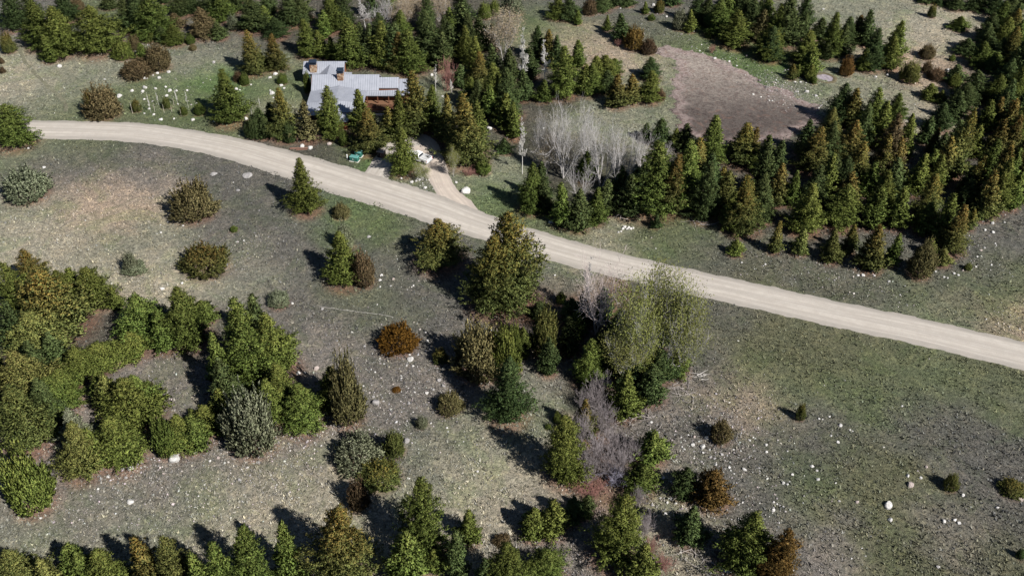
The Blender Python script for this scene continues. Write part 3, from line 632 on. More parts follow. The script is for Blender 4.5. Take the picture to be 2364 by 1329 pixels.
# ---------------------------------------------------------------- ground
def strip_mask(x, y): return seg_d(x, y, ROADC)
ax = np.concatenate([-np.geomspace(1500, 150, 22)[:-1], np.arange(-150, 150.01, .8), np.geomspace(150, 1500, 22)[1:]])
ay = np.concatenate([-np.geomspace(600, 10, 14), np.arange(8, 62, 6), np.arange(66, 262.01, .8), np.geomspace(263, 3000, 30)])
X, Y = np.meshgrid(ax, ay); x = X.ravel(); y = Y.ravel()
z = hgt(x, y)
far = sst(260, 900, np.hypot(x, y)); z = z+far*(14*np.sin(x*.004+1)*np.cos(y*.003)+10*np.sin(x*.011+y*.007))
col = gcolor(x, y)
lit = np.zeros(len(x))
for lx, ly, lr, lh in LITTER:
    m = (np.abs(x-lx) < lr*2) & (np.abs(y-ly) < lr*2)
    d = np.hypot(x[m]-lx, y[m]-ly)/max(lr, .6)
    lit[m] = np.maximum(lit[m], np.exp(-(d/.92)**6)*(.85 if lh > 2 else .5))
red = np.array((.17, .085, .055))
col = col*(1-.75*lit[:, None])+red*.75*lit[:, None]
nx, ny = len(ax), len(ay)
idx = np.arange(nx*ny).reshape(ny, nx)
Q = np.stack([idx[:-1, :-1], idx[:-1, 1:], idx[1:, 1:], idx[1:, :-1]], -1).reshape(-1, 4)
def ground_mat():
    t = NT('ground_turf'); at_ = t.n('Attribute', attribute_name='tint').outputs['Color']
    n0 = t.noise(.25, 4, .6); n1 = t.noise(1.1, 6, .75, dist=1.2); n2 = t.noise(2.6, 5, .75, dist=1.0); n3 = t.noise(18, 3, .7)
    n4 = t.noise(.09, 6, .7, dist=1.0)
    c = t.mix(t.ramp(n0, [(.35, .0), (.65, .6)]), at_, t.mix(1.0, at_, (1.3, 1.2, 1.12), 'MULTIPLY'))
    c = t.mix(t.ramp(n4, [(.40, .5), (.50, 0.0)]), c, t.mix(1.0, c, (.72, .88, .62), 'MULTIPLY'))
    lt = t.mix(1.0, c, (1.7, 1.7, 1.66), 'MULTIPLY'); dk = t.mix(1.0, c, (.38, .41, .38), 'MULTIPLY')
    c = t.mix(t.ramp(n1, [(.50, 0.0), (.60, .8)]), c, lt)
    c = t.mix(t.ramp(n2, [(.40, .95), (.50, 0.0)]), c, dk)
    c = t.mix(t.ramp(n3, [(.60, 0.0), (.74, .55)]), c, lt)
    n6 = t.noise(.42, 5, .7, dist=1.6)
    c = t.mix(t.ramp(n6, [(.53, 0.0), (.60, .55)]), c, t.mix(1.0, c, (1.5, 1.42, 1.3), 'MULTIPLY'))
    c = t.mix(t.ramp(n6, [(.38, .55), (.46, 0.0)]), c, t.mix(1.0, c, (.62, .66, .60), 'MULTIPLY'))
    h = t.math('ADD', n2, t.math('MULTIPLY', n1, 1.2))
    return t.fin(c, .95, h, 1.0, .28)
g = link('ground', mesh_np('ground', np.stack([x, y, z], 1), Q, [ground_mat()], col, True)); tag(g, kind='structure')

# ---------------------------------------------------------------- road, driveway, footpath, dry pond
def smoothline(pts, ws, step):
    P = [Vector((*p, 0)) for p in pts]; out = []; W_ = []
    for i in range(1, len(P)-2):
        n = max(2, int((P[i+1]-P[i]).length/step))
        for k in range(n):
            t = k/n; p0, p1, p2, p3 = P[i-1], P[i], P[i+1], P[i+2]
            out.append(.5*((2*p1)+(p2-p0)*t+(2*p0-5*p1+4*p2-p3)*t*t+(3*p1-p0-3*p2+p3)*t**3)); W_.append(ws[i]*(1-t)+ws[i+1]*t)
    return out, W_
def strip(name, pts, ws, mat, lift, step=.7, nc=12, jit=.35, label=None, cr=.06):
    c, w = smoothline(pts, ws, step); V = []; T = []; uv = []
    for i, p in enumerate(c):
        d = (c[min(i+1, len(c)-1)]-c[max(i-1, 0)]).normalized(); s = Vector((-d.y, d.x, 0))
        for j in range(nc+1):
            u = j/nc*2-1; e = w[i]*(1+ (jit*(math.sin(i*step*.9+u)+math.sin(i*step*2.3+3*u)*.6+rnd.uniform(-.5, .5)))/w[i]*(abs(u) == 1)*.6)
            q = p+s*u*e; hz = float(hgt(q.x, q.y))
            crown = cr*(1-u*u)-.025*(math.exp(-((abs(u)-.42)/.1)**2))
            V.append((q.x, q.y, hz+(lift+crown if abs(u) < .99 else -.06))); uv.append((u, i*step, 0))
    for i in range(len(c)-1):
        for j in range(nc):
            a = i*(nc+1)+j; T.append((a, a+1, a+nc+2, a+nc+1))
    me = mesh_np(name, V, T, [mat], np.array(uv), True)
    return link(name, me)
def n_w(t): return t.noise(.12, 3, .5)
def road_mat(name, c0, c1, tr, alb2):
    t = NT(name); a = t.n('Attribute', attribute_name='tint').outputs['Vector']
    sp = t.n('SeparateXYZ'); t.l(a, sp.inputs[0]); u = sp.outputs[0]; v = sp.outputs[1]
    cb = t.n('CombineXYZ'); t.l(t.math('MULTIPLY', u, 9.0), cb.inputs[0]); t.l(t.math('MULTIPLY', v, .05), cb.inputs[1])
    st = t.noise(1.0, 5, .65, cb.outputs[0], .3)
    n1 = t.noise(.6, 5, .6); n2 = t.noise(9, 4, .7)
    au = t.math('ABSOLUTE', u); c = t.mix(t.ramp(st, [(.38, 0.0), (.60, 1.0)]), c0, c1)
    rut = t.ramp(t.math('ADD', au, t.math('MULTIPLY', t.math('SUBTRACT', n_w(t), .5), .16)), [(.12, 0.0), (.24, .6), (.34, .6), (.44, 0.0), (.56, .45), (.64, 0.0)])
    c = t.mix(rut, c, t.mix(1.0, c, (1.18, 1.18, 1.17), 'MULTIPLY'))
    c = t.mix(t.ramp(t.math('ABSOLUTE', u), [(.58, 0.0), (.72, .75), (.92, 1.0)]), c, alb2)
    c = t.mix(t.ramp(n1, [(.42, 0.0), (.62, .55)]), c, tr)
    c = t.mix(t.ramp(n2, [(.35, .35), (.55, 0.0)]), c, t.mix(1.0, c, (.7, .7, .7), 'MULTIPLY'))
    return t.fin(c, .95, t.math('ADD', st, t.math('MULTIPLY', n2, .6)), .35, .05)
RM = road_mat('gravel_road', (.31, .28, .245), (.41, .375, .33), (.335, .30, .26), (.262, .24, .21))
road = tag(strip('gravel_road', ROADC, ROADW, RM, .05), kind='structure')
DRV = [(1095, 540), (1080, 505), (1058, 472), (1030, 440), (1012, 405), (1000, 380), (985, 352), (975, 335), (960, 322), (940, 315), (920, 310)]
drv = tag(strip('dirt_driveway', [flat(*p) for p in DRV], [2.6, 3.0, 3.2, 2.4, 2.5, 2.9, 3.4, 3.6, 3.2, 3, 3], road_mat('driveway_dirt', (.36, .31, .265), (.43, .37, .31), (.35, .295, .255), (.34, .295, .255)), .03, nc=10, cr=.0), kind='structure')
DR2 = [(825, 440), (850, 425), (872, 400), (886, 375), (897, 352), (905, 330), (925, 318), (950, 325), (970, 340), (985, 360)]
drv2 = tag(strip('house_driveway', [flat(*p) for p in DR2], [3.2, 3.6, 3.0, 2.6, 2.4, 2.4, 2.8, 3.2, 3.2, 3], road_mat('house_driveway_gravel', (.31, .28, .245), (.37, .34, .30), (.335, .30, .26), (.30, .27, .235)), .035, nc=10, cr=.0), kind='structure')
FP = [(20, 80), (42, 105), (55, 140), (75, 165), (110, 200), (135, 222), (150, 240), (152, 262), (150, 285)]
tag(strip('footpath', [flat(*p) for p in FP], [.55]*9, simple('footpath_soil', (.13, .125, .085), .95, scale=2, var=.4), .02, nc=4), kind='structure')
PP = [(1560, 150), (1543, 200), (1548, 260), (1566, 310), (1640, 345), (1740, 345), (1850, 315), (1895, 285), (1905, 265), (1895, 240), (1830, 208), (1770, 188), (1720, 158), (1650, 128), (1590, 112), (1525, 105), (1500, 112), (1520, 135)]
PW = [flat(*p) for p in PP]
pxs = np.arange(min(p[0] for p in PW)-2, max(p[0] for p in PW)+2, .6); pys = np.arange(min(p[1] for p in PW)-2, max(p[1] for p in PW)+2, .6)
V = []; T = []; cc = []; im = {}
for j, b in enumerate(pys):
    for i, a in enumerate(pxs):
        wa = a+.7*math.sin(b*.9)+.5*math.sin(b*2.1+a); wb = b+.6*math.sin(a*.8)+.4*math.sin(a*2.3)
        if inpoly(wa, wb, PW):
            im[(i, j)] = len(V)
            ed = float(seg_d(np.array([wa]), np.array([wb]), PW+[PW[0]])[0])
            V.append((a, b, float(hgt(a, b))+.03+.02*min(ed, 2)-(.10 if ed < .5 else 0))); cc.append((ed/20, 0, 0))
for (i, j), k in im.items():
    q = [im.get(p) for p in ((i, j), (i+1, j), (i+1, j+1), (i, j+1))]
    if None not in q: T.append(q)
def pond_mat():
    t = NT('dry_pond_mud'); a = t.n('Attribute', attribute_name='tint').outputs['Vector']
    sp = t.n('SeparateXYZ'); t.l(a, sp.inputs[0]); ed = sp.outputs[0]
    ps = t.n('SeparateXYZ'); t.l(t.pos(), ps.inputs[0])
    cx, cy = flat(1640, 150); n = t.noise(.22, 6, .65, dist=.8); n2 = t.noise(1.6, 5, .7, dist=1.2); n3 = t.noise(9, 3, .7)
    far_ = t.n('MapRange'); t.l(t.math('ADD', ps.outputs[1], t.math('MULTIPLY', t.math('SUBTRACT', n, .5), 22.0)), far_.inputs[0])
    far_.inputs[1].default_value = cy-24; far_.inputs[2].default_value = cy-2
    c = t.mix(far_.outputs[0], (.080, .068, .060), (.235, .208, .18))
    rim = t.ramp(t.math('ADD', ed, t.math('MULTIPLY', t.math('SUBTRACT', n2, .5), .12)), [(.03, 0.0), (.09, .75), (.13, .55), (.2, 0.0)])
    c = t.mix(rim, c, (.25, .20, .185))
    c = t.mix(t.ramp(n2, [(.40, .8), (.50, 0.0)]), c, t.mix(1.0, c, (.6, .5, .5), 'MULTIPLY'))
    c = t.mix(t.ramp(n2, [(.53, 0.0), (.62, .6)]), c, t.mix(1.0, c, (1.5, 1.4, 1.35), 'MULTIPLY'))
    n5 = t.noise(.28, 6, .75, dist=1.8); n7 = t.noise(.55, 6, .75, dist=2.0)
    c = t.mix(t.ramp(n7, [(.42, .75), (.50, 0.0)]), c, t.mix(1.0, c, (.58, .52, .52), 'MULTIPLY'))
    c = t.mix(t.ramp(n7, [(.54, 0.0), (.62, .6)]), c, t.mix(1.0, c, (1.35, 1.32, 1.28), 'MULTIPLY'))
    c = t.mix(t.ramp(n5, [(.54, 0.0), (.64, .5)]), c, (.17, .10, .075))
    vo = t.n('TexVoronoi', feature='DISTANCE_TO_EDGE'); vo.inputs['Scale'].default_value = .05
    wv = t.n('VectorMath', operation='ADD'); t.l(t.pos(), wv.inputs[0])
    nn = t.n('TexNoise'); nn.inputs['Scale'].default_value = .5; nn.inputs['Detail'].default_value = 4; t.l(t.pos(), nn.inputs['Vector'])
    sc = t.n('VectorMath', operation='SCALE'); t.l(nn.outputs['Color'], sc.inputs[0]); sc.inputs['Scale'].default_value = 5
    t.l(sc.outputs[0], wv.inputs[1]); t.l(wv.outputs[0], vo.inputs['Vector'])
    ck = t.math('MULTIPLY', t.ramp(vo.outputs['Distance'], [(.003, .8), (.009, 0.0)]), t.ramp(n, [(.42, 1.0), (.55, 0.0)]))
    c = t.mix(ck, c, (.04, .035, .035))
    c = t.mix(t.ramp(n3, [(.3, .35), (.5, 0.0)]), c, (.07, .055, .05))
    return t.fin(c, .9, t.math('ADD', n2, n3), .6, .12)
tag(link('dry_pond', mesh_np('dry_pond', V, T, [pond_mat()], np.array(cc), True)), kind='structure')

# ---------------------------------------------------------------- grass tufts and gravel (uncountable)
rs = np.random.RandomState(3)
pc = (sum(p[0] for p in PW)/len(PW), sum(p[1] for p in PW)/len(PW)); PWS = [(pc[0]+(a-pc[0])*.93, pc[1]+(b-pc[1])*.93) for a, b in PW]
def onroad(x, y):
    m = seg_d(x, y, ROADC) < 3.9+.45*np.sin(x*1.3)*np.sin(x*.37+y)
    m |= seg_d(x, y, [flat(*p) for p in DRV]) < 2.9
    m |= seg_d(x, y, [flat(*p) for p in DR2]) < 2.7
    m |= (x > -47.3) & (x < -21.5) & (y > 182) & (y < 208)
    m |= np.array([inpoly(a, b, PWS) if (a > 25 and b > 165) else False for a, b in zip(x, y)])
    return m
def scatter(n, ymax=255):
    px = rs.uniform(-60, 2420, n); 
    yy = rs.uniform(0, 1, n); yy = 70+(ymax-70)*yy**1.25
    xx = rs.uniform(-1, 1, n)*(yy*.56+28)
    return xx, yy
tx_, ty_ = scatter(330000)
m = ~onroad(tx_, ty_); tx_, ty_ = tx_[m], ty_[m]
dens = wave(tx_, ty_, .21, 5)+wave(tx_, ty_, .6, 2)+rs.uniform(-1.5, 2.2, len(tx_)); m = dens > 0; tx_, ty_ = tx_[m], ty_[m]
gc = gcolor(tx_, ty_)
k = 4
n = len(tx_)
base = np.stack([tx_, ty_, hgt(tx_, ty_)], 1); Hh = rs.gamma(4, .038, n).clip(.06, .34)
B = np.repeat(base, k, 0); hh = np.repeat(Hh, k)*rs.uniform(.7, 1.3, n*k)
az = rs.uniform(0, 2*PI, n*k); ln = rs.uniform(.2, 1.1, n*k)
D = np.stack([np.cos(az)*ln, np.sin(az)*ln, np.ones(n*k)], 1); S = np.stack([-np.sin(az), np.cos(az), np.zeros(n*k)], 1)
wd = hh*.33; o = D*np.array([.25, .25, 0])*hh[:, None]
V = np.stack([B+o-S*wd[:, None], B+o+S*wd[:, None], B+o+D*hh[:, None]], 1).reshape(-1, 3)
pale = (rs.rand(n, 1) < .22)*(gc*.55+np.array([.03, .03, .02]))
tint = np.repeat((gc*rs.uniform(.45, 1.5, (n, 1))+pale)*(1+np.array([.12, .08, -.05])*rs.uniform(-1, 1, (n, 1))), k*3, 0)
def tint_mat(name, rough=.9):
    t = NT(name); return t.fin(t.n('Attribute', attribute_name='tint').outputs['Color'], rough)
tag(link('grass_tufts', mesh_np('grass_tufts', V, np.arange(len(V)).reshape(-1, 3), [tint_mat('dry_grass')], tint)), 'short dry and green grass tufts all over the slope and meadows', 'grass', kind='stuff')

STONY = [(960, 860, 140, 1.), (860, 930, 100, .9), (700, 1000, 120, 1.), (600, 1060, 140, .8), (400, 1080, 160, .8), (250, 1120, 120, .7), (1060, 900, 60, .7), (500, 990, 60, .8), (560, 590, 50, .8), (1660, 980, 100, 1.2), (1600, 1050, 100, 1), (1560, 1130, 70, 1.6), (1720, 1060, 120, .7), (1780, 960, 60, .5), (1250, 680, 60, .6), (2250, 580, 90, .8), (1900, 635, 90, .8), (1760, 610, 60, .8), (2050, 640, 90, .5), (2340, 740, 50, 1), (1690, 140, 50, 1.3), (1780, 190, 60, 3), (1840, 215, 60, 3), (1790, 208, 45, 3.5), (1815, 222, 40, 3), (1880, 230, 40, 1.2), (980, 610, 80, .4), (1200, 660, 60, .4), (1440, 40, 90, .5), (1540, 60, 80, .5), (1580, 100, 50, .5), (400, 210, 70, .6), (450, 240, 60, .5), (980, 425, 30, 1.5), (1740, 1160, 90, .5), (950, 1010, 60, .6), (1600, 90, 60, .6)]
SX = []; 
for px, py, r, d in STONY:
    cx, cy = flat(px, py); rw = r/(F/math.hypot(cy, CH))
    kx = int(400*d*max(.35, (r/90)**2)); a = cx+rs.normal(size=kx)*rw*.55; b = cy+rs.normal(size=kx)*rw*.8
    SX.append(np.stack([a, b], 1))
a, b = scatter(1800); SX.append(np.stack([a, b], 1))
SX = np.concatenate(SX); m = ~(seg_d(SX[:, 0], SX[:, 1], ROADC) < 4.3) & ~((SX[:, 0] > -47) & (SX[:, 0] < -22) & (SX[:, 1] > 182) & (SX[:, 1] < 208)); SX = SX[m]
n = len(SX); r = rs.gamma(2.0, .03, n).clip(.035, .26)
oc = np.array([(1, 0, 0), (0, 1, 0), (-1, 0, 0), (0, -1, 0), (0, 0, .8), (0, 0, -.5)], float)
of = np.array([(0, 1, 4), (1, 2, 4), (2, 3, 4), (3, 0, 4), (1, 0, 5), (2, 1, 5), (3, 2, 5), (0, 3, 5)])
an = rs.uniform(0, 6.28, n); ca, sa = np.cos(an), np.sin(an)
O = oc[None]*(1+rs.uniform(-.35, .35, (n, 6, 3)))+rs.uniform(-.25, .25, (n, 6, 3)); O[:, :, 0] *= rs.uniform(.9, 1.6, (n, 1))
O = np.stack([O[..., 0]*ca[:, None]-O[..., 1]*sa[:, None], O[..., 0]*sa[:, None]+O[..., 1]*ca[:, None], O[..., 2]], -1)*r[:, None, None]
V = O+np.stack([SX[:, 0], SX[:, 1], hgt(SX[:, 0], SX[:, 1])+.02], 1)[:, None]
T = (of[None]+(np.arange(n)*6)[:, None, None]).reshape(-1, 3)
tc = np.repeat(np.array([.37, .35, .33])[None]*rs.uniform(.45, 1.25, (n, 1))*(1+rs.uniform(-.08, .08, (n, 3))), 6, 0)
tag(link('gravel', mesh_np('gravel', V.reshape(-1, 3), T, [tint_mat('loose_stone')], tc)), 'small pale stones strewn over the bare slopes and banks', 'gravel', kind='stuff')

# ---------------------------------------------------------------- trees and bushes, one by one
GRP = {}
def add_tree(t):
    fm, cl = t['fm'], t['cl']; seed = rnd.random()
    if fm in 'cbntj':
        nm = 'juniper_bush' if fm == 'j' else 'pine_tree' if fm == 'b' or cl in 'oyx' else 'fir_tree'; cat = {'j': 'bush', 'p': 'pine', 'f': 'conifer'}[nm[0]]
        r = empty(nm, t['p'], rnd.uniform(0, 6.28)); H0, R0 = MR[fm]
        s = t['R']/R0*1.0; r.scale = (s, s, t['h']/H0)
        big = t['R'] > 2.7; c = link('crown', rnd.choice(MS[{'c': 'C', 'b': 'D'}.get(fm, fm) if big else fm]), r)
        r.rotation_euler = (rnd.gauss(0, .03), rnd.gauss(0, .03), r.rotation_euler.z); c.material_slots[0].link = 'OBJECT'; c.material_slots[0].material = FM[cl]
        if t['R'] > .45: link('trunk', TRKJ if fm == 'j' else TRK, r)
    else:
        nm = {'B': 'bare_tree', 'Q': 'bare_tree', 'L': 'budding_tree', 'S': 'bare_shrub'}[fm]; cat = 'shrub' if fm == 'S' else 'tree'
        r = empty(nm, t['p'], rnd.uniform(0, 6.28)); s = t['R']/BTR[fm]; r.scale = (s*1.05, s*1.05, t['h']/BTH[fm])
        br, tk, lv = rnd.choice(BT[fm])
        c = link('branches', br, r); c.material_slots[0].link = 'OBJECT'
        c.material_slots[0].material = {'r': TWIGR, 'p': TWIGP, 'w': TWIGW, 'b': simple('twigs_bluish', (.27, .26, .32), .85) if cl == 'b' else TWIG}.get(cl, TWIG)
        if fm == 'Q' and cl == 'r': c.material_slots[0].material = simple('twigs_brown_tipped', (.52, .44, .41), .85)
        if tk: link('trunk', tk, r)
        if lv:
            c = link('crown', lv, r)
            if cl == 't': c.material_slots[0].link = 'OBJECT'; c.material_slots[0].material = BUDP
    g = {'c': 'conifers of the slopes and woods', 'b': 'conifers of the slopes and woods', 'n': 'conifers of the slopes and woods', 't': 'conifers of the slopes and woods', 'j': 'junipers and evergreen bushes', 'B': 'leafless and budding trees', 'Q': 'leafless and budding trees', 'L': 'leafless and budding trees', 'S': 'leafless shrubs'}[fm]
    tag(r, t['label'], cat, g)
for t in placed: add_tree(t)

# ---------------------------------------------------------------- rocks
RKM = {}
for k_, c in dict(w=(.50, .485, .46), g=(.31, .295, .285), p=(.38, .32, .29), d=(.16, .145, .135)).items():
    t = NT('rock_'+k_); nz = t.noise(3.5, 6, .7); n2 = t.noise(1.1, 3, .6)
    cc_ = t.mix(t.ramp(nz, [(.35, 0.0), (.6, 1.0)]), tuple(v*.62 for v in c), c); cc_ = t.mix(t.ramp(n2, [(.55, 0.0), (.7, .4)]), cc_, tuple(v*.6 for v in c))
    RKM[k_] = t.fin(cc_, .9, nz, .7, .08)
import bmesh
RMESH = []
for s in range(7):
    bm = bmesh.new(); bmesh.ops.create_icosphere(bm, subdivisions=2, radius=1); q = random.Random(90+s)
    pl = [(Vector((q.gauss(0, 1), q.gauss(0, 1), q.gauss(0, .8))).normalized(), q.uniform(.55, .85)) for _ in range(9)]
    for v in bm.verts:
        for nrm, d in pl:
            e = v.co.dot(nrm)-d
            if e > 0: v.co -= nrm*e
        v.co += Vector((q.gauss(0, .025), q.gauss(0, .025), q.gauss(0, .025)))
    me = bpy.data.meshes.new('rock'); bm.to_mesh(me); bm.free(); me.materials.append(RKM['w']); RMESH.append(me)
ROCKS = r"""
L|501 418 9;455 373 7;520 305 11;585 335 6;602 342 5;445 245 7;373 260 7;398 262 4;940 172 6;158 478 5;325 583 11;357 612 8g;192 638 8;130 698 10;157 706 8;365 670 10;487 696 6;510 820 8g;632 825 10p;845 850 24;858 948 13;997 712 20p;978 648 10;1067 662 9;1105 587 9p;1242 713 13;1355 780 11;1225 958 11;1298 950 10;1325 970 10;1750 806 14p;1183 1268 11g;60 883 11;65 825 6;88 838 5;130 858 6;102 968 5;15 485 6;12 438 8;270 783 5g;665 1140 5;692 1193 4;485 1220 4;595 1210 5
K|1272 393 13;1245 450 15;1180 437 10;1120 465 7;1105 450 6;1250 490 7;1298 520 10g;1327 528 8g;1375 503 9g;1238 550 7g;1335 572 9;1427 592 8;1530 605 12;1455 467 6;1188 527 5;1190 382 7p;1147 370 5;1100 385 5;950 350 5;895 283 8;975 663 10;1035 806 10g;958 800 7;1005 830 8;1062 835 7;1025 525 8;1490 840 10g;1518 830 6;1495 945 9;1370 1272 12;1405 1290 14;1430 1300 12;1677 437 9;1680 485 8;1568 405 6;1590 385 5;1507 370 4;1122 610 8p;1460 632 5;1635 832 4;1730 825 6;990 905 8
I|888 597 16;1190 537 28;893 825 18;736 655 9;860 660 9g;668 738 8;1635 675 12g;1335 420 11;1372 362 9;1115 632 7p;1352 785 5;1653 822 6;1270 755 4;278 935 7;1412 390 8p;1432 545 7;1392 430 6;1487 525 8p;860 535 7;1320 495 6;1690 590 5;1590 650 4;795 858 4
J|790 150 20g;1003 412 17g;592 243 12;612 17 8;678 50 8;660 187 9;632 195 9;247 345 9;265 300 7;305 310 8g;390 320 10p;404 292 6;208 325 5;320 348 6;1137 85 10;1182 60 8g;1252 35 10g;1055 78 6;1015 155 9g;1165 288 6;1275 320 6;1330 413 4;1388 413 4;1485 617 7;1018 665 5;1045 213 4;205 475 5;705 35 5;745 330 4;775 110 8g;690 158 5
F|1028 1153 16;385 1215 15p;263 1247 12;306 1240 6;830 580 9;818 612 9;820 657 5;893 650 5;908 605 8p;1047 648 5;1035 658 4;1130 967 7;1143 1025 7;818 1147 6;1000 1193 6;1045 1195 7;1020 1120 6;715 1060 7g;965 1278 6;963 1262 5;785 1237 6;222 770 7;800 778 4;742 318 10g;425 808 8g;767 1112 4;1087 1228 6g;1220 1295 12g;1740 997 10;1578 955 7;1405 10 24
G|212 217 14;727 950 8;628 942 7;927 396 4;1512 491 6;240 577 5;700 262 9;715 250 9;730 262 8;742 255 8;757 262 8;773 258 6;690 280 6;672 285 6;705 245 6
E|1243 632 7;1107 672 11;1247 242 6;1145 218 5;1095 235 4;1097 287 6;583 204 4;1480 408 5;1745 308 4;1663 340 5;1430 768 9g;1070 295 4
H|1555 225 10;1505 270 7;1558 287 9;1530 310 9d;1500 392 6;1480 408 6p;1452 452 6;1575 362 5;1548 508 6;1443 520 6;1293 567 7;1322 577 7;1225 590 7;1250 597 6;1168 552 5;638 580 8;672 580 10;752 580 5;850 620 8;927 712 5;1512 878 5;8 503 6;1638 218 5;1352 545 6p
A|404 456 13;815 660 14;817 713 9;1137 657 9;985 537 8;1003 537 6;1085 535 9;1075 503 8;1152 495 10;1045 515 4;988 600 12;975 627 10;1060 607 8;1130 596 6;1158 622 11;1203 622 7;983 680 7;1040 693 6;1097 817 11;1187 813 6;1315 820 11;1340 708 7;1262 745 6;1212 712 5;1018 745 7;1050 783 7;985 775 5;713 543 6;1610 612 9;1635 615 5;1712 580 5;1675 815 12;1460 830 6;1458 430 9g;1010 310 5;1275 620 7;900 622 9;300 1145 9;1455 1190 18g;1690 1200 24g;1625 1298 13g;1590 1245 4;193 1012 7
B|82 640 14;70 620 6;93 668 6;105 510 12;68 532 10;145 587 10;167 605 7;73 715 5;1565 880 12;1127 1283 10;1037 1244 9;1075 1220 9;1090 1228 9;1105 1215 9;1065 1235 7;1095 1205 7;963 1217 6;1337 1245 8;1170 515 9;1163 592 5;1246 659 6;474 985 12p;285 1000 13;345 1012 13;1060 1180 8p
C|160 877 6;1330 403 8;1427 422 7;1225 350 5;1247 365 4;1478 452 5;1590 647 6;1643 665 5;1680 600 8d;1750 620 9d;1545 385 7d;1635 553 8d;1700 688 5;1720 690 5;910 40 9;685 60 5;1000 118 7
D|403 65 6;290 628 12;230 628 6;352 657 8;370 738 6;85 620 8p;12 600 9d;232 680 7d;840 513 7;760 528 7;493 492 5;210 563 6;248 563 6;1255 485 12
"""
RKLAB = {('F', 0): None}
BIG = {  # own labels of the largest rocks, by tile and position
 ('L', 845, 850): 'large white boulder alone in the lower right meadow', ('L', 997, 712): 'large pinkish boulder above the white one in the lower right meadow',
 ('L', 858, 948): 'mid-sized white rock just below the large white boulder, lower right meadow', ('L', 1242, 713): 'white stone at the foot of the yellow-green bush, lower right',
 ('L', 1355, 780): 'white stone just below right of the yellow-green bush, lower right', ('L', 1750, 806): 'pinkish stone under the olive bush at the right edge',
 ('K', 1272, 393): 'white boulder just left of the round grey-brown juniper', ('K', 1245, 450): 'upright white boulder below the one beside the grey-brown juniper',
 ('K', 1530, 605): 'lone white rock on bare ground right of the orange bush', ('K', 1405, 1290): 'middle rock of the white trio at the bottom edge',
 ('K', 1370, 1272): 'left rock of the white trio at the bottom edge', ('K', 1430, 1300): 'right rock of the white trio at the bottom edge',
 ('I', 1190, 537): 'large flat pale boulder at the foot of the low green bank, lower left', ('I', 888, 597): 'upright pale rock at the lower edge of the left forest',
 ('I', 893, 825): 'pale rock alone on the gravelly slope at lower left', ('I', 1635, 675): 'round grey rock below the silvery sage juniper',
 ('J', 790, 150): 'broad grey boulder in the middle of the stony slope', ('J', 1003, 412): 'long grey boulder right of the small yellow-green bush',
 ('J', 592, 243): 'pale rock beside the grey-olive juniper on the stony slope', ('F', 1028, 1153): 'pale triangular boulder just below the rust-orange bush',
 ('F', 385, 1215): 'flat pinkish rock above the stony corner right of the left forest', ('F', 263, 1247): 'round white rock beside the flat pinkish one near the left forest',
 ('F', 1405, 10): 'big white speckled boulder beside the dirt driveway', ('F', 742, 318): 'grey stone above the slope between road and lone conifer',
 ('G', 212, 217): 'smooth white boulder standing by the road near the culvert', ('A', 404, 456): 'white rock alone in the grass below the top left stand',
 ('A', 815, 660): 'flat white boulder left of the staked saplings', ('A', 1455, 1190): 'long flat white rock in the slope just below the road',
 ('A', 1690, 1200): 'long pale slab flush with the slope below the road', ('A', 1625, 1298): 'flat pale rock below the long pale slab under the road',
 ('A', 1675, 815): 'white rock in the shade right of the lone roadside conifer', ('B', 82, 640): 'upright white boulder on the lawn left of the house',
 ('B', 105, 510): 'pale rock at the foot of the tall trunk left of the house', ('B', 474, 985): 'tan rock in the verge below the twin-trunked conifer',
 ('B', 285, 1000): 'left white rock lying on the old log by the road', ('B', 345, 1012): 'right white rock lying at the end of the old log by the road',
 ('B', 1565, 880): 'white rock in shade right of the huge driveway conifer', ('D', 290, 628): 'largest white stone on the bank right of the dry pond',
 ('D', 1255, 485): 'pale flat stone at the edge of the right wood, top right', }
RL = {}
RZ = [(2000, 950, 'on the right meadow'), (2030, 1130, 'on the lower right meadow'), (1620, 1040, 'below the round grey-brown juniper'), (1540, 1130, 'in the pale scree beside the orange bush'), (1730, 1160, 'on bare ground right of the orange bush'),
      (480, 1030, 'at the foot of the low green bank'), (280, 1110, 'along the lower edge of the left forest'), (520, 1110, 'on the gravelly slope at lower left'), (700, 985, 'below the stony corner of the left forest'), (830, 920, 'on the middle stony slope'), (980, 910, 'near the tiny rusty bush'), (1070, 1000, 'on the pale grass at lower centre'),
      (930, 840, 'around the rust-orange bush'), (900, 650, 'on the open slope right of the tan bush'), (1150, 800, 'in the gully by the huge dark conifer'), (1440, 527, 'in the culvert rock pile'), (1430, 760, 'among the central thicket'),
      (400, 520, 'around the round grey-olive juniper'), (440, 660, 'below the round golden-olive juniper'), (2280, 560, 'on the stony slope right of the wood'), (2190, 635, 'below the round brown-olive bush'), (1990, 640, 'at the red soil patch by the road'),
      (380, 190, 'in the scatter above the staked saplings'), (350, 250, 'among the staked saplings'), (560, 210, 'on the grass near the lone roadside conifer'), (630, 215, 'on the lawn left of the house'), (970, 420, 'in the rock pile near the driveway sapling'), (1010, 200, 'on the lawn right of the house'), (660, 335, 'by the road below the house'),
      (1640, 140, 'on the green bank above the dry pond'), (1760, 215, 'in the rubble beside the dry pond'), (1870, 210, 'on the grassy bank right of the dry pond'), (2030, 175, 'below the meadow-edge row'), (1500, 25, 'in the stony clearing at the top'), (80, 380, 'in the grass at the left edge below the road'), (560, 560, 'on the open left slope'), (1260, 640, 'at the upper end of the gully')]
q = 600/1772
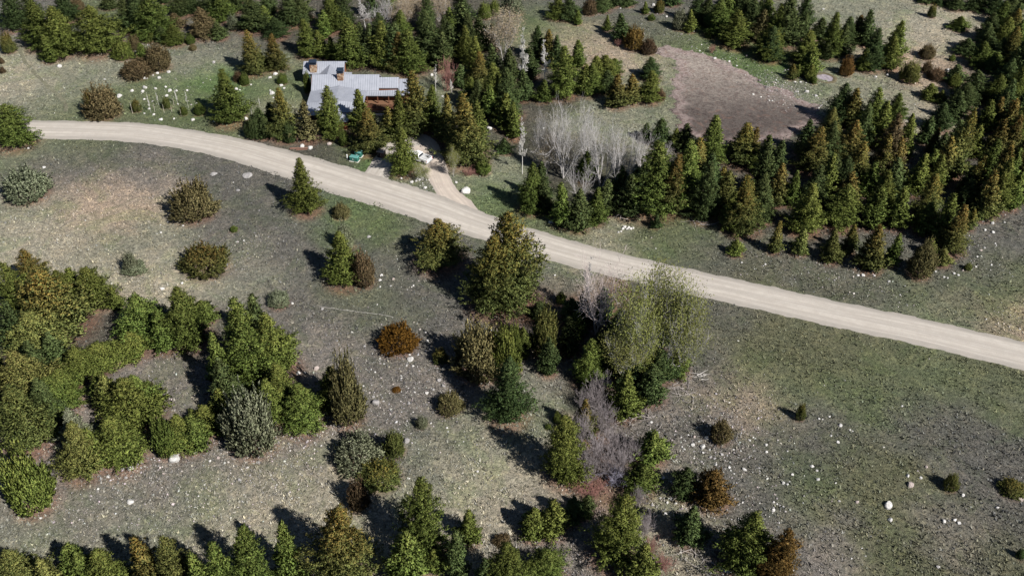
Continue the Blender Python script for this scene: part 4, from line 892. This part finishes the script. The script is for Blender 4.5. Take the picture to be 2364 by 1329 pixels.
for ln in ROCKS.strip().split('\n'):
    til, rest = ln.split('|'); ox, oy = TILE[til]
    for e in rest.split(';'):
        a = e.split(); cl = 'w'
        if a[2][-1] in 'gpd': cl = a[2][-1]; a[2] = a[2][:-1]
        cx, cy, w = float(a[0]), float(a[1]), float(a[2])
        px, py = ox+cx*q, oy+cy*q; p = at(px, py); w = w if w > 15 else w*.98
        r = w/2/(F/depth(p))*1.12
        o = link('rock', rnd.choice(RMESH), None, p)
        fl = .35 if (til, int(cx), int(cy)) in (('A', 1690, 1200), ('A', 1455, 1190), ('A', 1625, 1298)) else rnd.uniform(.62, .85)
        o.scale = (r, r*rnd.uniform(.7, .95), r*fl); o.location.z += r*fl*.32; o.rotation_euler = (rnd.uniform(-.2, .2), rnd.uniform(-.2, .2), rnd.uniform(-.7, .7))
        o.material_slots[0].link = 'OBJECT'; o.material_slots[0].material = RKM[cl]
        lab = BIG.get((til, int(cx), int(cy)))
        if lab: tag(o, lab, 'rock', 'rocks lying on the slopes')
        else:
            z_ = min(RZ, key=lambda s: (s[0]-px)**2+((s[1]-py)*1.3)**2)[2]
            cn = {'w': 'white', 'g': 'grey', 'p': 'pinkish', 'd': 'dark'}[cl]; sz = 'small' if w*q*2 < 4.6 else 'mid-sized'
            RL.setdefault((sz, cn, z_), []).append((px, o))

for (sz, cn, z_), L in RL.items():
    L.sort(key=lambda e: e[0])
    for i, (_, o) in enumerate(L):
        if len((sz+' '+z_).replace('-', ' ').split()) > 10: sz = sz.replace('mid-sized', 'middling')
        tag(o, f'{sz} {cn} stone, {ORD[i]} from left {z_}' if len(L) > 1 else f'the only {sz} {cn} stone {z_}', 'rock', 'rocks lying on the slopes')

# ---------------------------------------------------------------- materials of built things
def roof_mat():
    t = NT('roof_metal'); nz = t.noise(.8, 5, .6); n2 = t.noise(6, 3, .6)
    c = t.mix(t.ramp(nz, [(.35, 0.0), (.65, 1.0)]), (.29, .305, .345), (.345, .36, .40)); c = t.mix(t.ramp(n2, [(.5, 0.0), (.8, .25)]), c, (.26, .27, .29))
    t.b.inputs['Metallic'].default_value = .25
    return t.fin(c, .5, nz, .1, .02)
ROOF = roof_mat()
SEAM = simple('roof_seam', (.20, .21, .24), .5, .25, var=.1)
LOG = simple('wall_orange_wood', (.19, .075, .035), .75, scale=4, var=.3)
DKW = simple('wood_dark_brown', (.11, .045, .025), .75, scale=4, var=.3)
RUST = simple('rusty_corrugated_steel', (.22, .075, .035), .75, scale=2, var=.4)
GLASS = simple('window_glass_dark', (.03, .045, .055), .12, var=.1)
TEAL = simple('window_frame_teal', (.06, .20, .20), .5)
STONE_M = [simple('chimney_stone_a', (.27, .175, .11), .9, scale=5, var=.4), simple('chimney_stone_b', (.36, .28, .20), .9, scale=5, var=.3), simple('chimney_stone_c', (.18, .10, .06), .9, scale=5, var=.3)]
MORTAR = simple('chimney_mortar', (.30, .25, .2), .95)
CAPM = simple('chimney_cap_dark_steel', (.035, .05, .075), .35, .5)
CONC = simple('concrete_pale', (.52, .49, .44), .9, var=.12)
STN = simple('foundation_stone', (.24, .19, .16), .95, scale=2.5, var=.45, bump=.8)

# ---------------------------------------------------------------- the house (ground level 0 there)
house = empty('ranch_house', (-36, 194, 0)); tag(house, 'long low house with grey standing-seam metal roof and two stone chimneys', 'house')
HX, HY = -36, 194
def hb(): return MB()
def hshift(mb): mb.v = [(a-HX, b-HY, c) for a, b, c in mb.v]; return mb
def roof_plane(pts, dirn, th=.16, gap=.5):
    """pts: polygon (eave first two), dirn 'y' or 'x': the way the seams run"""
    mb = hshift(hb().slab(pts, th)); r = mb.build('roof', ROOF, house)
    # raised seams along the slope, at regular gaps, clipped to the polygon
    P = [Vector(p) for p in pts]; n = (P[1]-P[0]).cross(P[2]-P[1]).normalized()
    if n.z < 0: n = -n
    sm = hb(); ax_ = 0 if dirn == 'y' else 1; lo = min(p[ax_] for p in P); hi = max(p[ax_] for p in P)
    k = lo+gap/2
    while k < hi:
        xs = []
        for a, b in zip(P, P[1:]+P[:1]):
            if (a[ax_]-k)*(b[ax_]-k) < 0:
                t = (k-a[ax_])/(b[ax_]-a[ax_]); xs.append(a+(b-a)*t)
        if len(xs) == 2:
            a, b = xs; w = Vector((.022, 0, 0)) if dirn == 'y' else Vector((0, .022, 0)); up = n*.055
            sm.loft([[a-w-n*.01, a+w-n*.01, a+w+up, a-w+up], [b-w-n*.01, b+w-n*.01, b+w+up, b-w+up]])
        k += gap
    if sm.v:
        o = hshift(sm).build('seams', SEAM, r); o['kind'] = 'stuff'
    return r
def wall(x0, x1, y0, y1, z0, z1, mat=LOG, name='wall'): return hshift(hb().box(x0, x1, y0, y1, z0, z1)).build(name, mat, house)
def gable_walls(x0, x1, yr, zr, yf, yb, ze, mat=LOG):
    mb = hb()
    mb.loft([[(x0, yf, -.3), (x0, yb, -.3), (x0, yb, ze), (x0, yr, zr), (x0, yf, ze)], [(x1, yf, -.3), (x1, yb, -.3), (x1, yb, ze), (x1, yr, zr), (x1, yf, ze)]])
    return hshift(mb).build('wall', mat, house)
# rear block
gable_walls(-46.6, -38.1, 205.0, 4.45, 202.7, 207.3, 2.95)
roof_plane([(-47, 202.2, 3.05), (-37.7, 202.2, 3.05), (-37.7, 205, 4.65), (-47, 205, 4.65)], 'y')
roof_plane([(-37.7, 207.9, 3.05), (-47, 207.9, 3.05), (-47, 205.02, 4.64), (-37.7, 205.02, 4.64)], 'y')
# cross gable that ties the rear block to the main one
roof_plane([(-43.0, 199.0, 3.1), (-41.0, 199.0, 4.3), (-41.0, 204.2, 4.3), (-42.9, 202.4, 3.2)], 'x', .12)
roof_plane([(-38.9, 199.0, 3.1), (-38.9, 202.4, 3.2), (-40.98, 204.2, 4.3), (-40.98, 199.0, 4.3)], 'x', .12)
wall(-42.6, -39.3, 199.5, 203, -.2, 3.1)
roof_plane([(-38.9, 200.6, 2.9), (-36.0, 200.6, 2.75), (-36.0, 203.0, 2.95), (-38.9, 203.0, 3.1)], 'y', .12)
wall(-38.9, -36.4, 200.9, 202.7, -.2, 2.7)
# main block
gable_walls(-43.4, -29.4, 197.2, 5.3, 194.5, 199.9, 3.25)
roof_plane([(-43.8, 194.0, 3.3), (-29.05, 194.0, 3.3), (-29.05, 197.2, 5.5), (-43.8, 197.2, 5.5)], 'y')
roof_plane([(-29.05, 200.4, 3.3), (-43.8, 200.4, 3.3), (-43.8, 197.22, 5.49), (-29.05, 197.22, 5.49)], 'y')
# east blocks
gable_walls(-29.4, -25.1, 196.7, 4.9, 195.0, 199.0, 3.6)
roof_plane([(-29.02, 194.7, 3.62), (-24.8, 194.7, 3.62), (-24.8, 196.7, 5.1), (-29.02, 196.7, 5.1)], 'y')
roof_plane([(-24.8, 199.3, 3.3), (-29.02, 199.3, 3.3), (-29.02, 196.72, 5.09), (-24.8, 196.72, 5.09)], 'y')
wall(-25.1, -22.4, 194.4, 198.6, -.3, 3.0)
roof_plane([(-24.78, 194.0, 3.1), (-22.0, 193.6, 2.9), (-22.9, 197.0, 4.55), (-24.78, 197.0, 4.55)], 'y')
roof_plane([(-22.0, 193.6, 2.9), (-22.0, 199.0, 2.9), (-22.9, 197.02, 4.54)], 'x')
# porch roof
roof_plane([(-31.8, 192.9, 2.72), (-23.4, 192.9, 2.72), (-23.4, 194.6, 3.25), (-31.8, 193.95, 3.2)], 'y')
# front wing: low gable with its ridge running towards the road, then the front slope
wall(-43.4, -32.4, 185.6, 194.4, -.3, 2.55)
roof_plane([(-43.9, 188.7, 3.2), (-37.8, 188.7, 4.0), (-37.8, 196.0, 4.0), (-37.8, 195.0, 4.0), (-43.9, 193.9, 3.2)][:2]+[(-37.8, 195.0, 4.0), (-43.9, 193.95, 3.2)], 'x')
roof_plane([(-31.7, 188.7, 3.2), (-31.7, 193.9, 3.2), (-37.78, 195.0, 4.0), (-37.78, 188.7, 4.0)], 'x')
roof_plane([(-44.0, 185.1, 2.35), (-36.5, 185.1, 2.35), (-37.8, 188.68, 3.95), (-43.9, 188.68, 3.18)], 'y')
roof_plane([(-36.48, 185.1, 2.35), (-33.2, 185.1, 2.35), (-31.7, 188.68, 3.18), (-37.78, 188.68, 3.95)], 'y')
roof_plane([(-38.4, 183.0, 2.05), (-34.5, 183.0, 2.05), (-34.5, 185.3, 2.62), (-38.4, 185.3, 2.62)], 'y')
wall(-38.1, -34.8, 183.3, 185.6, -.3, 1.98, DKW)
for i in range(11):
    hshift(hb().box(-38.05+i*.3, -37.9+i*.3, 183.22, 183.3, -.2, 1.95)).build('panel', RUST, house)
# windows and the porch
def window(x0, x1, y, z0, z1, fm=DKW, side=-1):
    f = hb()
    t = .07
    for b in ((x0, x1, z0, z0+t), (x0, x1, z1-t, z1), (x0, x0+t, z0+t, z1-t), (x1-t, x1, z0+t, z1-t), ((x0+x1)/2-t/2, (x0+x1)/2+t/2, z0+t, z1-t)): f.box(b[0], b[1], y-.06, y+.02, b[2], b[3])
    o = hshift(f).build('window', fm, house)
    hshift(hb().box(x0+t, x1-t, y-.02, y+.01, z0+t, z1-t)).build('pane', GLASS, o); return o
for xx in (-31.2, -29.6): window(xx, xx+1.2, 194.42, 1.3, 2.6)
for xx in (-28.3, -27.2, -26.1): window(xx, xx+.9, 194.35, 1.2, 2.5)
window(-46.4, -45.4, 202.62, .9, 2.3, TEAL); window(-45.1, -44.4, 202.62, .9, 2.3, TEAL)
window(-42.6, -41.4, 185.5, .7, 1.9); window(-34.1, -33.0, 185.5, .7, 1.9)
wall(-31.9, -29.41, 194.45, 194.9, -.3, 3.1, DKW); wall(-29.39, -25.12, 194.4, 194.98, -.3, 3.2, DKW)  # porch back walls over the orange wood, recess shade put into the dark brown
deck = wall(-32.3, -24.6, 190.6, 194.3, .35, .75, simple('deck_boards', (.15, .08, .045), .8, scale=6), 'deck')  # boards darker than the orange wood, porch shade put into the colour
wall(-32.2, -24.7, 190.62, 190.95, -.3, .34, STN, 'foundation')
for xx in (-31.9, -29.3, -26.9, -24.9):
    hshift(hb().box(xx-.12, xx+.12, 190.75, 190.99, .75, 1.0)).build('post_base', STN, house)
for xx in (-31.6, -29.3, -26.9, -24.2):
    hshift(hb().box(xx-.1, xx+.1, 192.95, 193.15, .75, 2.6)).build('porch_post', DKW, house)
for zz in (.95, 1.12, 1.29, 1.46, 1.66):
    hshift(hb().box(-32.2, -24.7, 190.66, 190.72, zz, zz+.07)).build('rail', DKW, house)  # dark brown instead of orange, the porch shade is in the colour
for i in range(7):
    xx = -32.1+i*1.22
    hshift(hb().box(xx-.05, xx+.05, 190.6, 190.65, .7, 1.75)).build('rail_post', DKW, house)
hshift(hb().box(-31.3, -27.6, 188.9, 189.25, -.2, .35)).build('garden_wall', CONC, house, .03)
# chimneys with stones one by one
def chimney(x0, x1, y0, y1, z0, z1):
    c = hshift(hb().box(x0, x1, y0, y1, z0, z1)).build('chimney', MORTAR, house)
    q2 = random.Random(int(x0*10)); rows = 7; hz = (z1-z0)/rows
    for r_ in range(rows):
        for face in range(3):
            u = 0.; span = (x1-x0) if face == 0 else (y1-y0)
            while u < span-.08:
                w = min(q2.uniform(.3, .55), span-u); d = q2.uniform(.05, .1); zz0 = z0+r_*hz+.02; zz1 = z0+(r_+1)*hz-.02
                if face == 0: b = (x0+u+.015, x0+u+w-.015, y0-d, y0-.001)
                elif face == 1: b = (x1+.001, x1+d, y0+u+.015, y0+u+w-.015)
                else: b = (x0-d, x0-.001, y0+u+.015, y0+u+w-.015)
                hshift(hb().box(b[0], b[1], b[2], b[3], zz0, zz1)).build('stone', q2.choice(STONE_M), c, .02); u += w
    cp_ = hb().box(x0-.12, x1+.12, y0-.12, y1+.12, z1, z1+.1)
    for a, b in ((x0, y0), (x1-.12, y0), (x0, y1-.12), (x1-.12, y1-.12)): cp_.box(a, a+.12, b, b+.12, z1+.1, z1+.5)
    cp_.box(x0-.15, x1+.15, y0-.15, y1+.15, z1+.5, z1+.62)
    for k4 in range(3): cp_.box(x0+.2+k4*(x1-x0-.4)/3, x0+.35+k4*(x1-x0-.4)/3, y0+.2, y0+.5, z1+.1, z1+.4)
    hshift(cp_).build('chimney_cap', CAPM, c)
chimney(-45.3, -43.9, 202.5, 203.7, 3.0, 5.1)
chimney(-38.1, -36.9, 196.0, 197.4, 4.6, 6.4)

# ---------------------------------------------------------------- white pickup truck
WP = simple('truck_white_paint', (.74, .74, .73), .3, var=.05); BLK = simple('rubber_black', (.02, .02, .02), .8); TG = simple('truck_glass', (.02, .025, .03), .1, var=.05)
RIM = simple('wheel_rim_grey', (.4, .4, .4), .35, .7); LRED = simple('tail_light_red', (.4, .02, .02), .3); CHR = simple('bumper_chrome', (.55, .55, .55), .25, .8); BEDM = simple('bed_liner_grey', (.36, .36, .36), .8)
def truck(loc, rz):
    t = empty('pickup_truck', loc, rz); tag(t, 'white pickup truck parked on the driveway, front half hidden behind a dense conifer', 'pickup truck')
    b = MB()   # x forward, bed at -x
    def prof(pts, y0, y1): b.loft([[(p[0], y0, p[1]) for p in pts], [(p[0], y1, p[1]) for p in pts]])
    arch = lambda cx: [(cx-.52+.0, .42), (cx-.46, .70), (cx-.28, .88), (cx, .94), (cx+.28, .88), (cx+.46, .70), (cx+.52, .42)]
    side = [(-2.85, .5), (-2.85, 1.28), (-.85, 1.28), (-.85, .98), (1.3, 1.0), (1.3, 1.14), (2.65, 1.02), (2.85, .8), (2.85, .45)]
    low = [(2.3, .45)]+[(p[0]*1, p[1]) for p in reversed(arch(1.85))]+[(1.2, .42), (-1.1, .42)]+list(reversed(arch(-1.75)))+[(-2.4, .42)]
    for y0, y1 in ((-.98, -.86), (.86, .98)): prof(side+low, y0, y1)
    b.box(1.3, 2.82, -.859, .859, .5, 1.06); b.box(-.85, 1.3, -.859, .859, .45, .98)
    body = b.build('body', WP, t, .03)
    bm = MB(); bm.box(-2.79, -.87, -.859, .859, .62, .70); bm.box(-.93, -.85, -.858, .858, .7, 1.26); bm.build('bed', BEDM, t)
    MB().box(-2.85, -2.79, -.855, .855, .55, 1.27).build('tailgate', WP, t, .015)
    cb = MB().loft([[(x_, y_, z_) for x_, y_ in ((-.84, -.93), (1.35, -.93), (1.35, .93), (-.84, .93))] for z_ in (1.0,)]+[[(-.62, -.72, 1.72), (.62, -.72, 1.76), (.62, .72, 1.76), (-.62, .72, 1.72)]])
    cb.build('cab', WP, t, .04)
    g2 = MB()
    g2.poly([(1.255, -.78, 1.1), (1.255, .78, 1.1), (.74, .66, 1.68), (.74, -.66, 1.68)])
    g2.build('windshield', TG, t).location = (.03, 0, .02)
    g3 = MB(); g3.poly([(-.80, .78, 1.14), (-.80, -.78, 1.14), (-.66, -.64, 1.62), (-.66, .64, 1.62)]); g3.build('rear_window', TG, t).location = (-.025, 0, 0)
    for s in (-1, 1):
        gs = MB()
        for xa, xb in ((-.62, .12), (.2, .98)):
            xb2 = min(xb, .62)
            gs.poly([(xa, s*.90, 1.12), (xb, s*.90, 1.12), (xb2, s*.755, 1.65), (xa+.05, s*.755, 1.65)])
        gs.build('side_window', TG, t).location = (0, s*.012, 0)
        MB().box(.95, 1.1, s*1.0-.12*(s < 0), s*1.0+.12*(s > 0), 1.08, 1.24).build('mirror', BLK, t, .02)
        MB().box(-2.875, -2.851, s*.9-.07, s*.9+.07, .85, 1.2).build('tail_light', LRED, t)
        MB().box(2.80, 2.865, s*.75-.14, s*.75+.14, .72, .92).build('headlight', CHR, t)
    for cx in (1.85, -1.75):
        for s in (-1, 1):
            w_ = MB(); n_ = 20
            ring = lambda y_, r_: [(cx+r_*math.cos(2*PI*i/n_), y_, .4+r_*math.sin(2*PI*i/n_)) for i in range(n_)]
            w_.loft([ring(s*.74, .34), ring(s*.76, .40), ring(s*.96, .40), ring(s*.99, .35)]); wh = w_.build('wheel', BLK, t)
            MB().loft([ring(s*.985, .24), ring(s*1.0, .22)]).build('rim', RIM, wh)
    MB().box(-3.0, -2.86, -.95, .95, .48, .64).build('bumper', CHR, t, .02); MB().box(2.86, 2.98, -.95, .95, .45, .68).build('bumper', CHR, t, .02)
    return t
rear = at(989, 373); tp_ = at(938, 352)
dirv = Vector((rear.x-at(955, 361).x, rear.y-at(955, 361).y, 0)).normalized()
ctr = at(966, 370)
truck((ctr.x, ctr.y, float(hgt(ctr.x, ctr.y))+.13), math.atan2(-dirv.y, -dirv.x))

# ---------------------------------------------------------------- small built things
GRN = simple('utility_green_paint', (.03, .12, .095), .5, var=.12); GRN2 = simple('utility_green_lid', (.09, .23, .21), .5, var=.1)
def cabinet(px, py, w, d, h, rz, label):
    t = empty('utility_box', at(px, py), rz); tag(t, label, 'utility box', 'green electrical boxes beside the road')
    MB().box(-w/2-.12, w/2+.12, -d/2-.12, d/2+.12, -.1, .1).build('pad', CONC, t, .02)
    MB().box(-w/2, w/2, -d/2, d/2, .1, h).build('housing', GRN, t, .03)
    MB().loft([[(-w/2-.04, -d/2-.04, h), (w/2+.04, -d/2-.04, h), (w/2+.04, d/2+.04, h), (-w/2-.04, d/2+.04, h)], [(-w/2+.05, -d/2+.1, h+.14), (w/2-.05, -d/2+.1, h+.14), (w/2-.05, d/2-.1, h+.14), (-w/2+.05, d/2-.1, h+.14)]]).build('lid', GRN2, t)
    MB().box(-w/2+.06, -.02, -d/2-.03, -d/2-.001, .16, h-.06).build('door', GRN, t); dd = MB().box(.02, w/2-.06, -d/2-.03, -d/2-.001, .16, h-.06).build('door', GRN, t)
    MB().box(.05, .12, -d/2-.06, -d/2-.031, h*.45, h*.6).build('handle', RIM, dd)
    MB().box(-.22, -.06, -d/2-.036, -d/2-.031, h*.5, h*.68).build('sticker', WP, t)
    return t
cabinet(819, 371, 1.75, .95, 1.0, -.32, 'front low green utility box on the bright grass by the road')
cabinet(829, 361, 1.3, 1.1, 1.15, -.32, 'rear green utility box with a paler lid, behind the low one')
cabinet(33, 262, 1.6, .8, .8, 0, 'dark teal utility box above the road near the left edge')
p = at(802, 368); t = empty('marker_post', p); tag(t, 'short white plastic post left of the green utility boxes', 'post')
MB().loft([[(.09*math.cos(a*PI/4), .09*math.sin(a*PI/4), z_) for a in range(8)] for z_ in (0, .95, 1.0)]).build('post', WP, t); MB().loft([[(r_*math.cos(a*PI/4), r_*math.sin(a*PI/4), z_) for a in range(8)] for r_, z_ in ((.12, 1.0), (.12, 1.1), (.05, 1.16))]).build('cap', WP, t)
BRN = simple('bin_brown_paint', (.10, .055, .045), .55, var=.15); BRN2 = simple('bin_top_tan', (.26, .22, .20), .6)
t = empty('trash_bin', at(881, 362), -.35); tag(t, 'brown metal trash enclosure with open dark front beside the house driveway', 'trash bin')
MB().box(-.75, .75, -.55, .55, .05, 1.35).build('housing', BRN, t, .02); MB().loft([[(-.8, -.62, 1.35), (.8, -.62, 1.35), (.8, .62, 1.35), (-.8, .62, 1.35)], [(-.8, -.55, 1.42), (.8, -.55, 1.42), (.8, .6, 1.55), (-.8, .6, 1.55)]]).build('lid', BRN2, t)
MB().box(-.68, -.04, -.58, -.551, .15, 1.25).build('door', BLK, t); d2 = MB().box(.04, .68, -.58, -.551, .15, 1.25).build('door', BRN, t); MB().box(.1, .16, -.62, -.581, .6, .85).build('handle', RIM, d2)  # left door is a flat black panel, painted shade of the open front
# stakes and white-trunked saplings left of the lone roadside conifer
STK = simple('wooden_stake', (.48, .43, .36), .9)
for i, (a, b, c_, d_) in enumerate(((905, 775, 893, 700), (958, 755, 950, 712), (1057, 765, 1045, 712), (1120, 770, 1106, 715), (1172, 765, 1160, 722), (1187, 720, 1175, 672), (1235, 790, 1222, 745))):
    p0 = at(a*q, b*q); hgt_ = (b-d_)*q/(F/depth(p0))/math.cos(TH-.15)
    o = MB().tube((0, 0, -.1), (.06, 0, hgt_), .035, .025, 6).build('stake', STK); o.location = p0
    tag(o, f"thin wooden stake, {ORD[i]} from left among the staked saplings", 'stake', 'stakes at the young trees')
for i, (a, b, c_, d_, w_) in enumerate(((1025, 770, 993, 628, 26), (1078, 720, 1058, 618, 24), (1210, 720, 1186, 598, 30), (1285, 737, 1255, 608, 26), (1440, 720, 1428, 640, 20), (1708, 780, 1700, 690, 30), (1765, 730, 1760, 660, 20))):
    pl_ = len(placed); place(c_*q, d_*q, b*q, w_*q, 'Bw', f"slender white leafless sapling, {ORD[i]} from left around the lone roadside conifer")
    add_tree(placed[-1])
# round mud hole
c0 = at(1903, 181); t = empty('mud_hole', c0); tag(t, 'round muddy hole with a low earth rim below the meadow-edge row', 'mud hole')
N = 28; mb = MB(); rr = [(2.9, .0), (2.5, .16), (2.1, .12), (1.9, .04)]
mb.loft([[((r_+.12*math.sin(i*2.1))*math.cos(2*PI*i/N), (r_+.12*math.sin(i*1.3))*math.sin(2*PI*i/N)*.95, z_) for i in range(N)] for r_, z_ in rr], cap=False).build('rim', simple('rim_soil', (.10, .085, .05), .95, var=.4), t)
MB().poly([(1.95*math.cos(2*PI*i/N), 1.9*math.sin(2*PI*i/N), .045+.01*math.sin(i)) for i in range(N)]).build('mud', simple('mud_pale_mauve', (.25, .22, .24), .7, var=.35, scale=1.5), t)
# log with two rocks by the road, below the house
o = MB(); p0, p1 = at(600+205*q, 1018*q), at(600+355*q, 1014*q); v = p1-p0
o.tube((0, 0, .18), (v.x, v.y, v.z+.16), .2, .15, 9); o.tube((v.x*.3, v.y*.3-.5, .12), (v.x*.8, v.y*.8-.45, .1), .12, .08, 7)
o = o.build('fallen_log', simple('log_brown', (.16, .09, .065), .9)); o.location = p0; tag(o, 'brown weathered log lying along the upper road edge below the house', 'log')
# deadwood
DW = simple('deadwood_silver', (.52, .49, .45), .85, var=.2); DWG = simple('deadwood_grey', (.28, .25, .23), .9)
def deadwood(px, py, size, n, seed, mat, label, flat_=.25, aspect=1.):
    rs_ = random.Random(seed); mb = MB()
    for _ in range(n):
        a = rs_.uniform(0, 6.28); s = size*rs_.uniform(.35, .6); x0, y0 = rs_.gauss(0, size*.16), rs_.gauss(0, size*.16)
        p_ = Vector((x0, y0, .06)); d_ = Vector((math.cos(a), math.sin(a)*aspect, rs_.uniform(0, flat_))); r_ = rs_.uniform(.03, .075)
        for k_ in range(4):
            q_ = p_+d_*s/4; q_.z = max(q_.z, .05); mb.tube(p_, q_, r_, r_*.75, 5); r_ *= .75; p_ = q_; d_ = (d_+Vector((rs_.gauss(0, .3), rs_.gauss(0, .3), rs_.gauss(0, .1))))
    o = mb.build('dead_branches', mat); o.location = at(px, py); tag(o, label, 'dead branches', 'fallen dead wood'); return o
deadwood(1614, 866, 3.2, 9, 1, DW, 'bleached white root stump lying right of the central thicket', aspect=.5)
deadwood(1578, 905, 5.5, 16, 2, DWG, 'tangle of grey dead branches below the bleached root stump')
deadwood(1592, 890, 4, 9, 9, DWG, 'thin dead branches between root stump and grey tangle')
deadwood(1505, 960, 5.0, 16, 3, DWG, 'dead branches on the slope right of the dense green conifer at the thicket foot')
deadwood(1460, 985, 5.0, 20, 4, DWG, 'pile of grey dead twigs at the head of the mauve thicket')
deadwood(1440, 490, 6.0, 22, 5, DWG, 'criss-crossed dead branches in the dark culvert hollow', .6)
deadwood(1610, 515, 5.0, 12, 6, DWG, 'pale fallen branches in the shade right of the culvert')
deadwood(2110, 440, 7.0, 22, 7, DWG, 'bare grey dead branches in the gap of the right wood', .8)
deadwood(1618, 1285, 4.0, 12, 8, DWG, 'grey dead branches near the bottom of the gully')
# long pale pole in the grass
mb = MB(); pts = [at(*p) for p in ((737, 708), (765, 712), (800, 717), (840, 722), (875, 726), (908, 732))]; b0 = pts[0]
for a, b in zip(pts[:-1], pts[1:]): mb.tube(a-b0+Vector((0, 0, .12)), b-b0+Vector((0, 0, .05)), .04, .035, 6)
o = mb.build('fallen_pole', simple('pole_grey', (.36, .34, .31), .85)); o.location = b0; tag(o, 'long thin bleached pole lying across the open slope', 'pole')
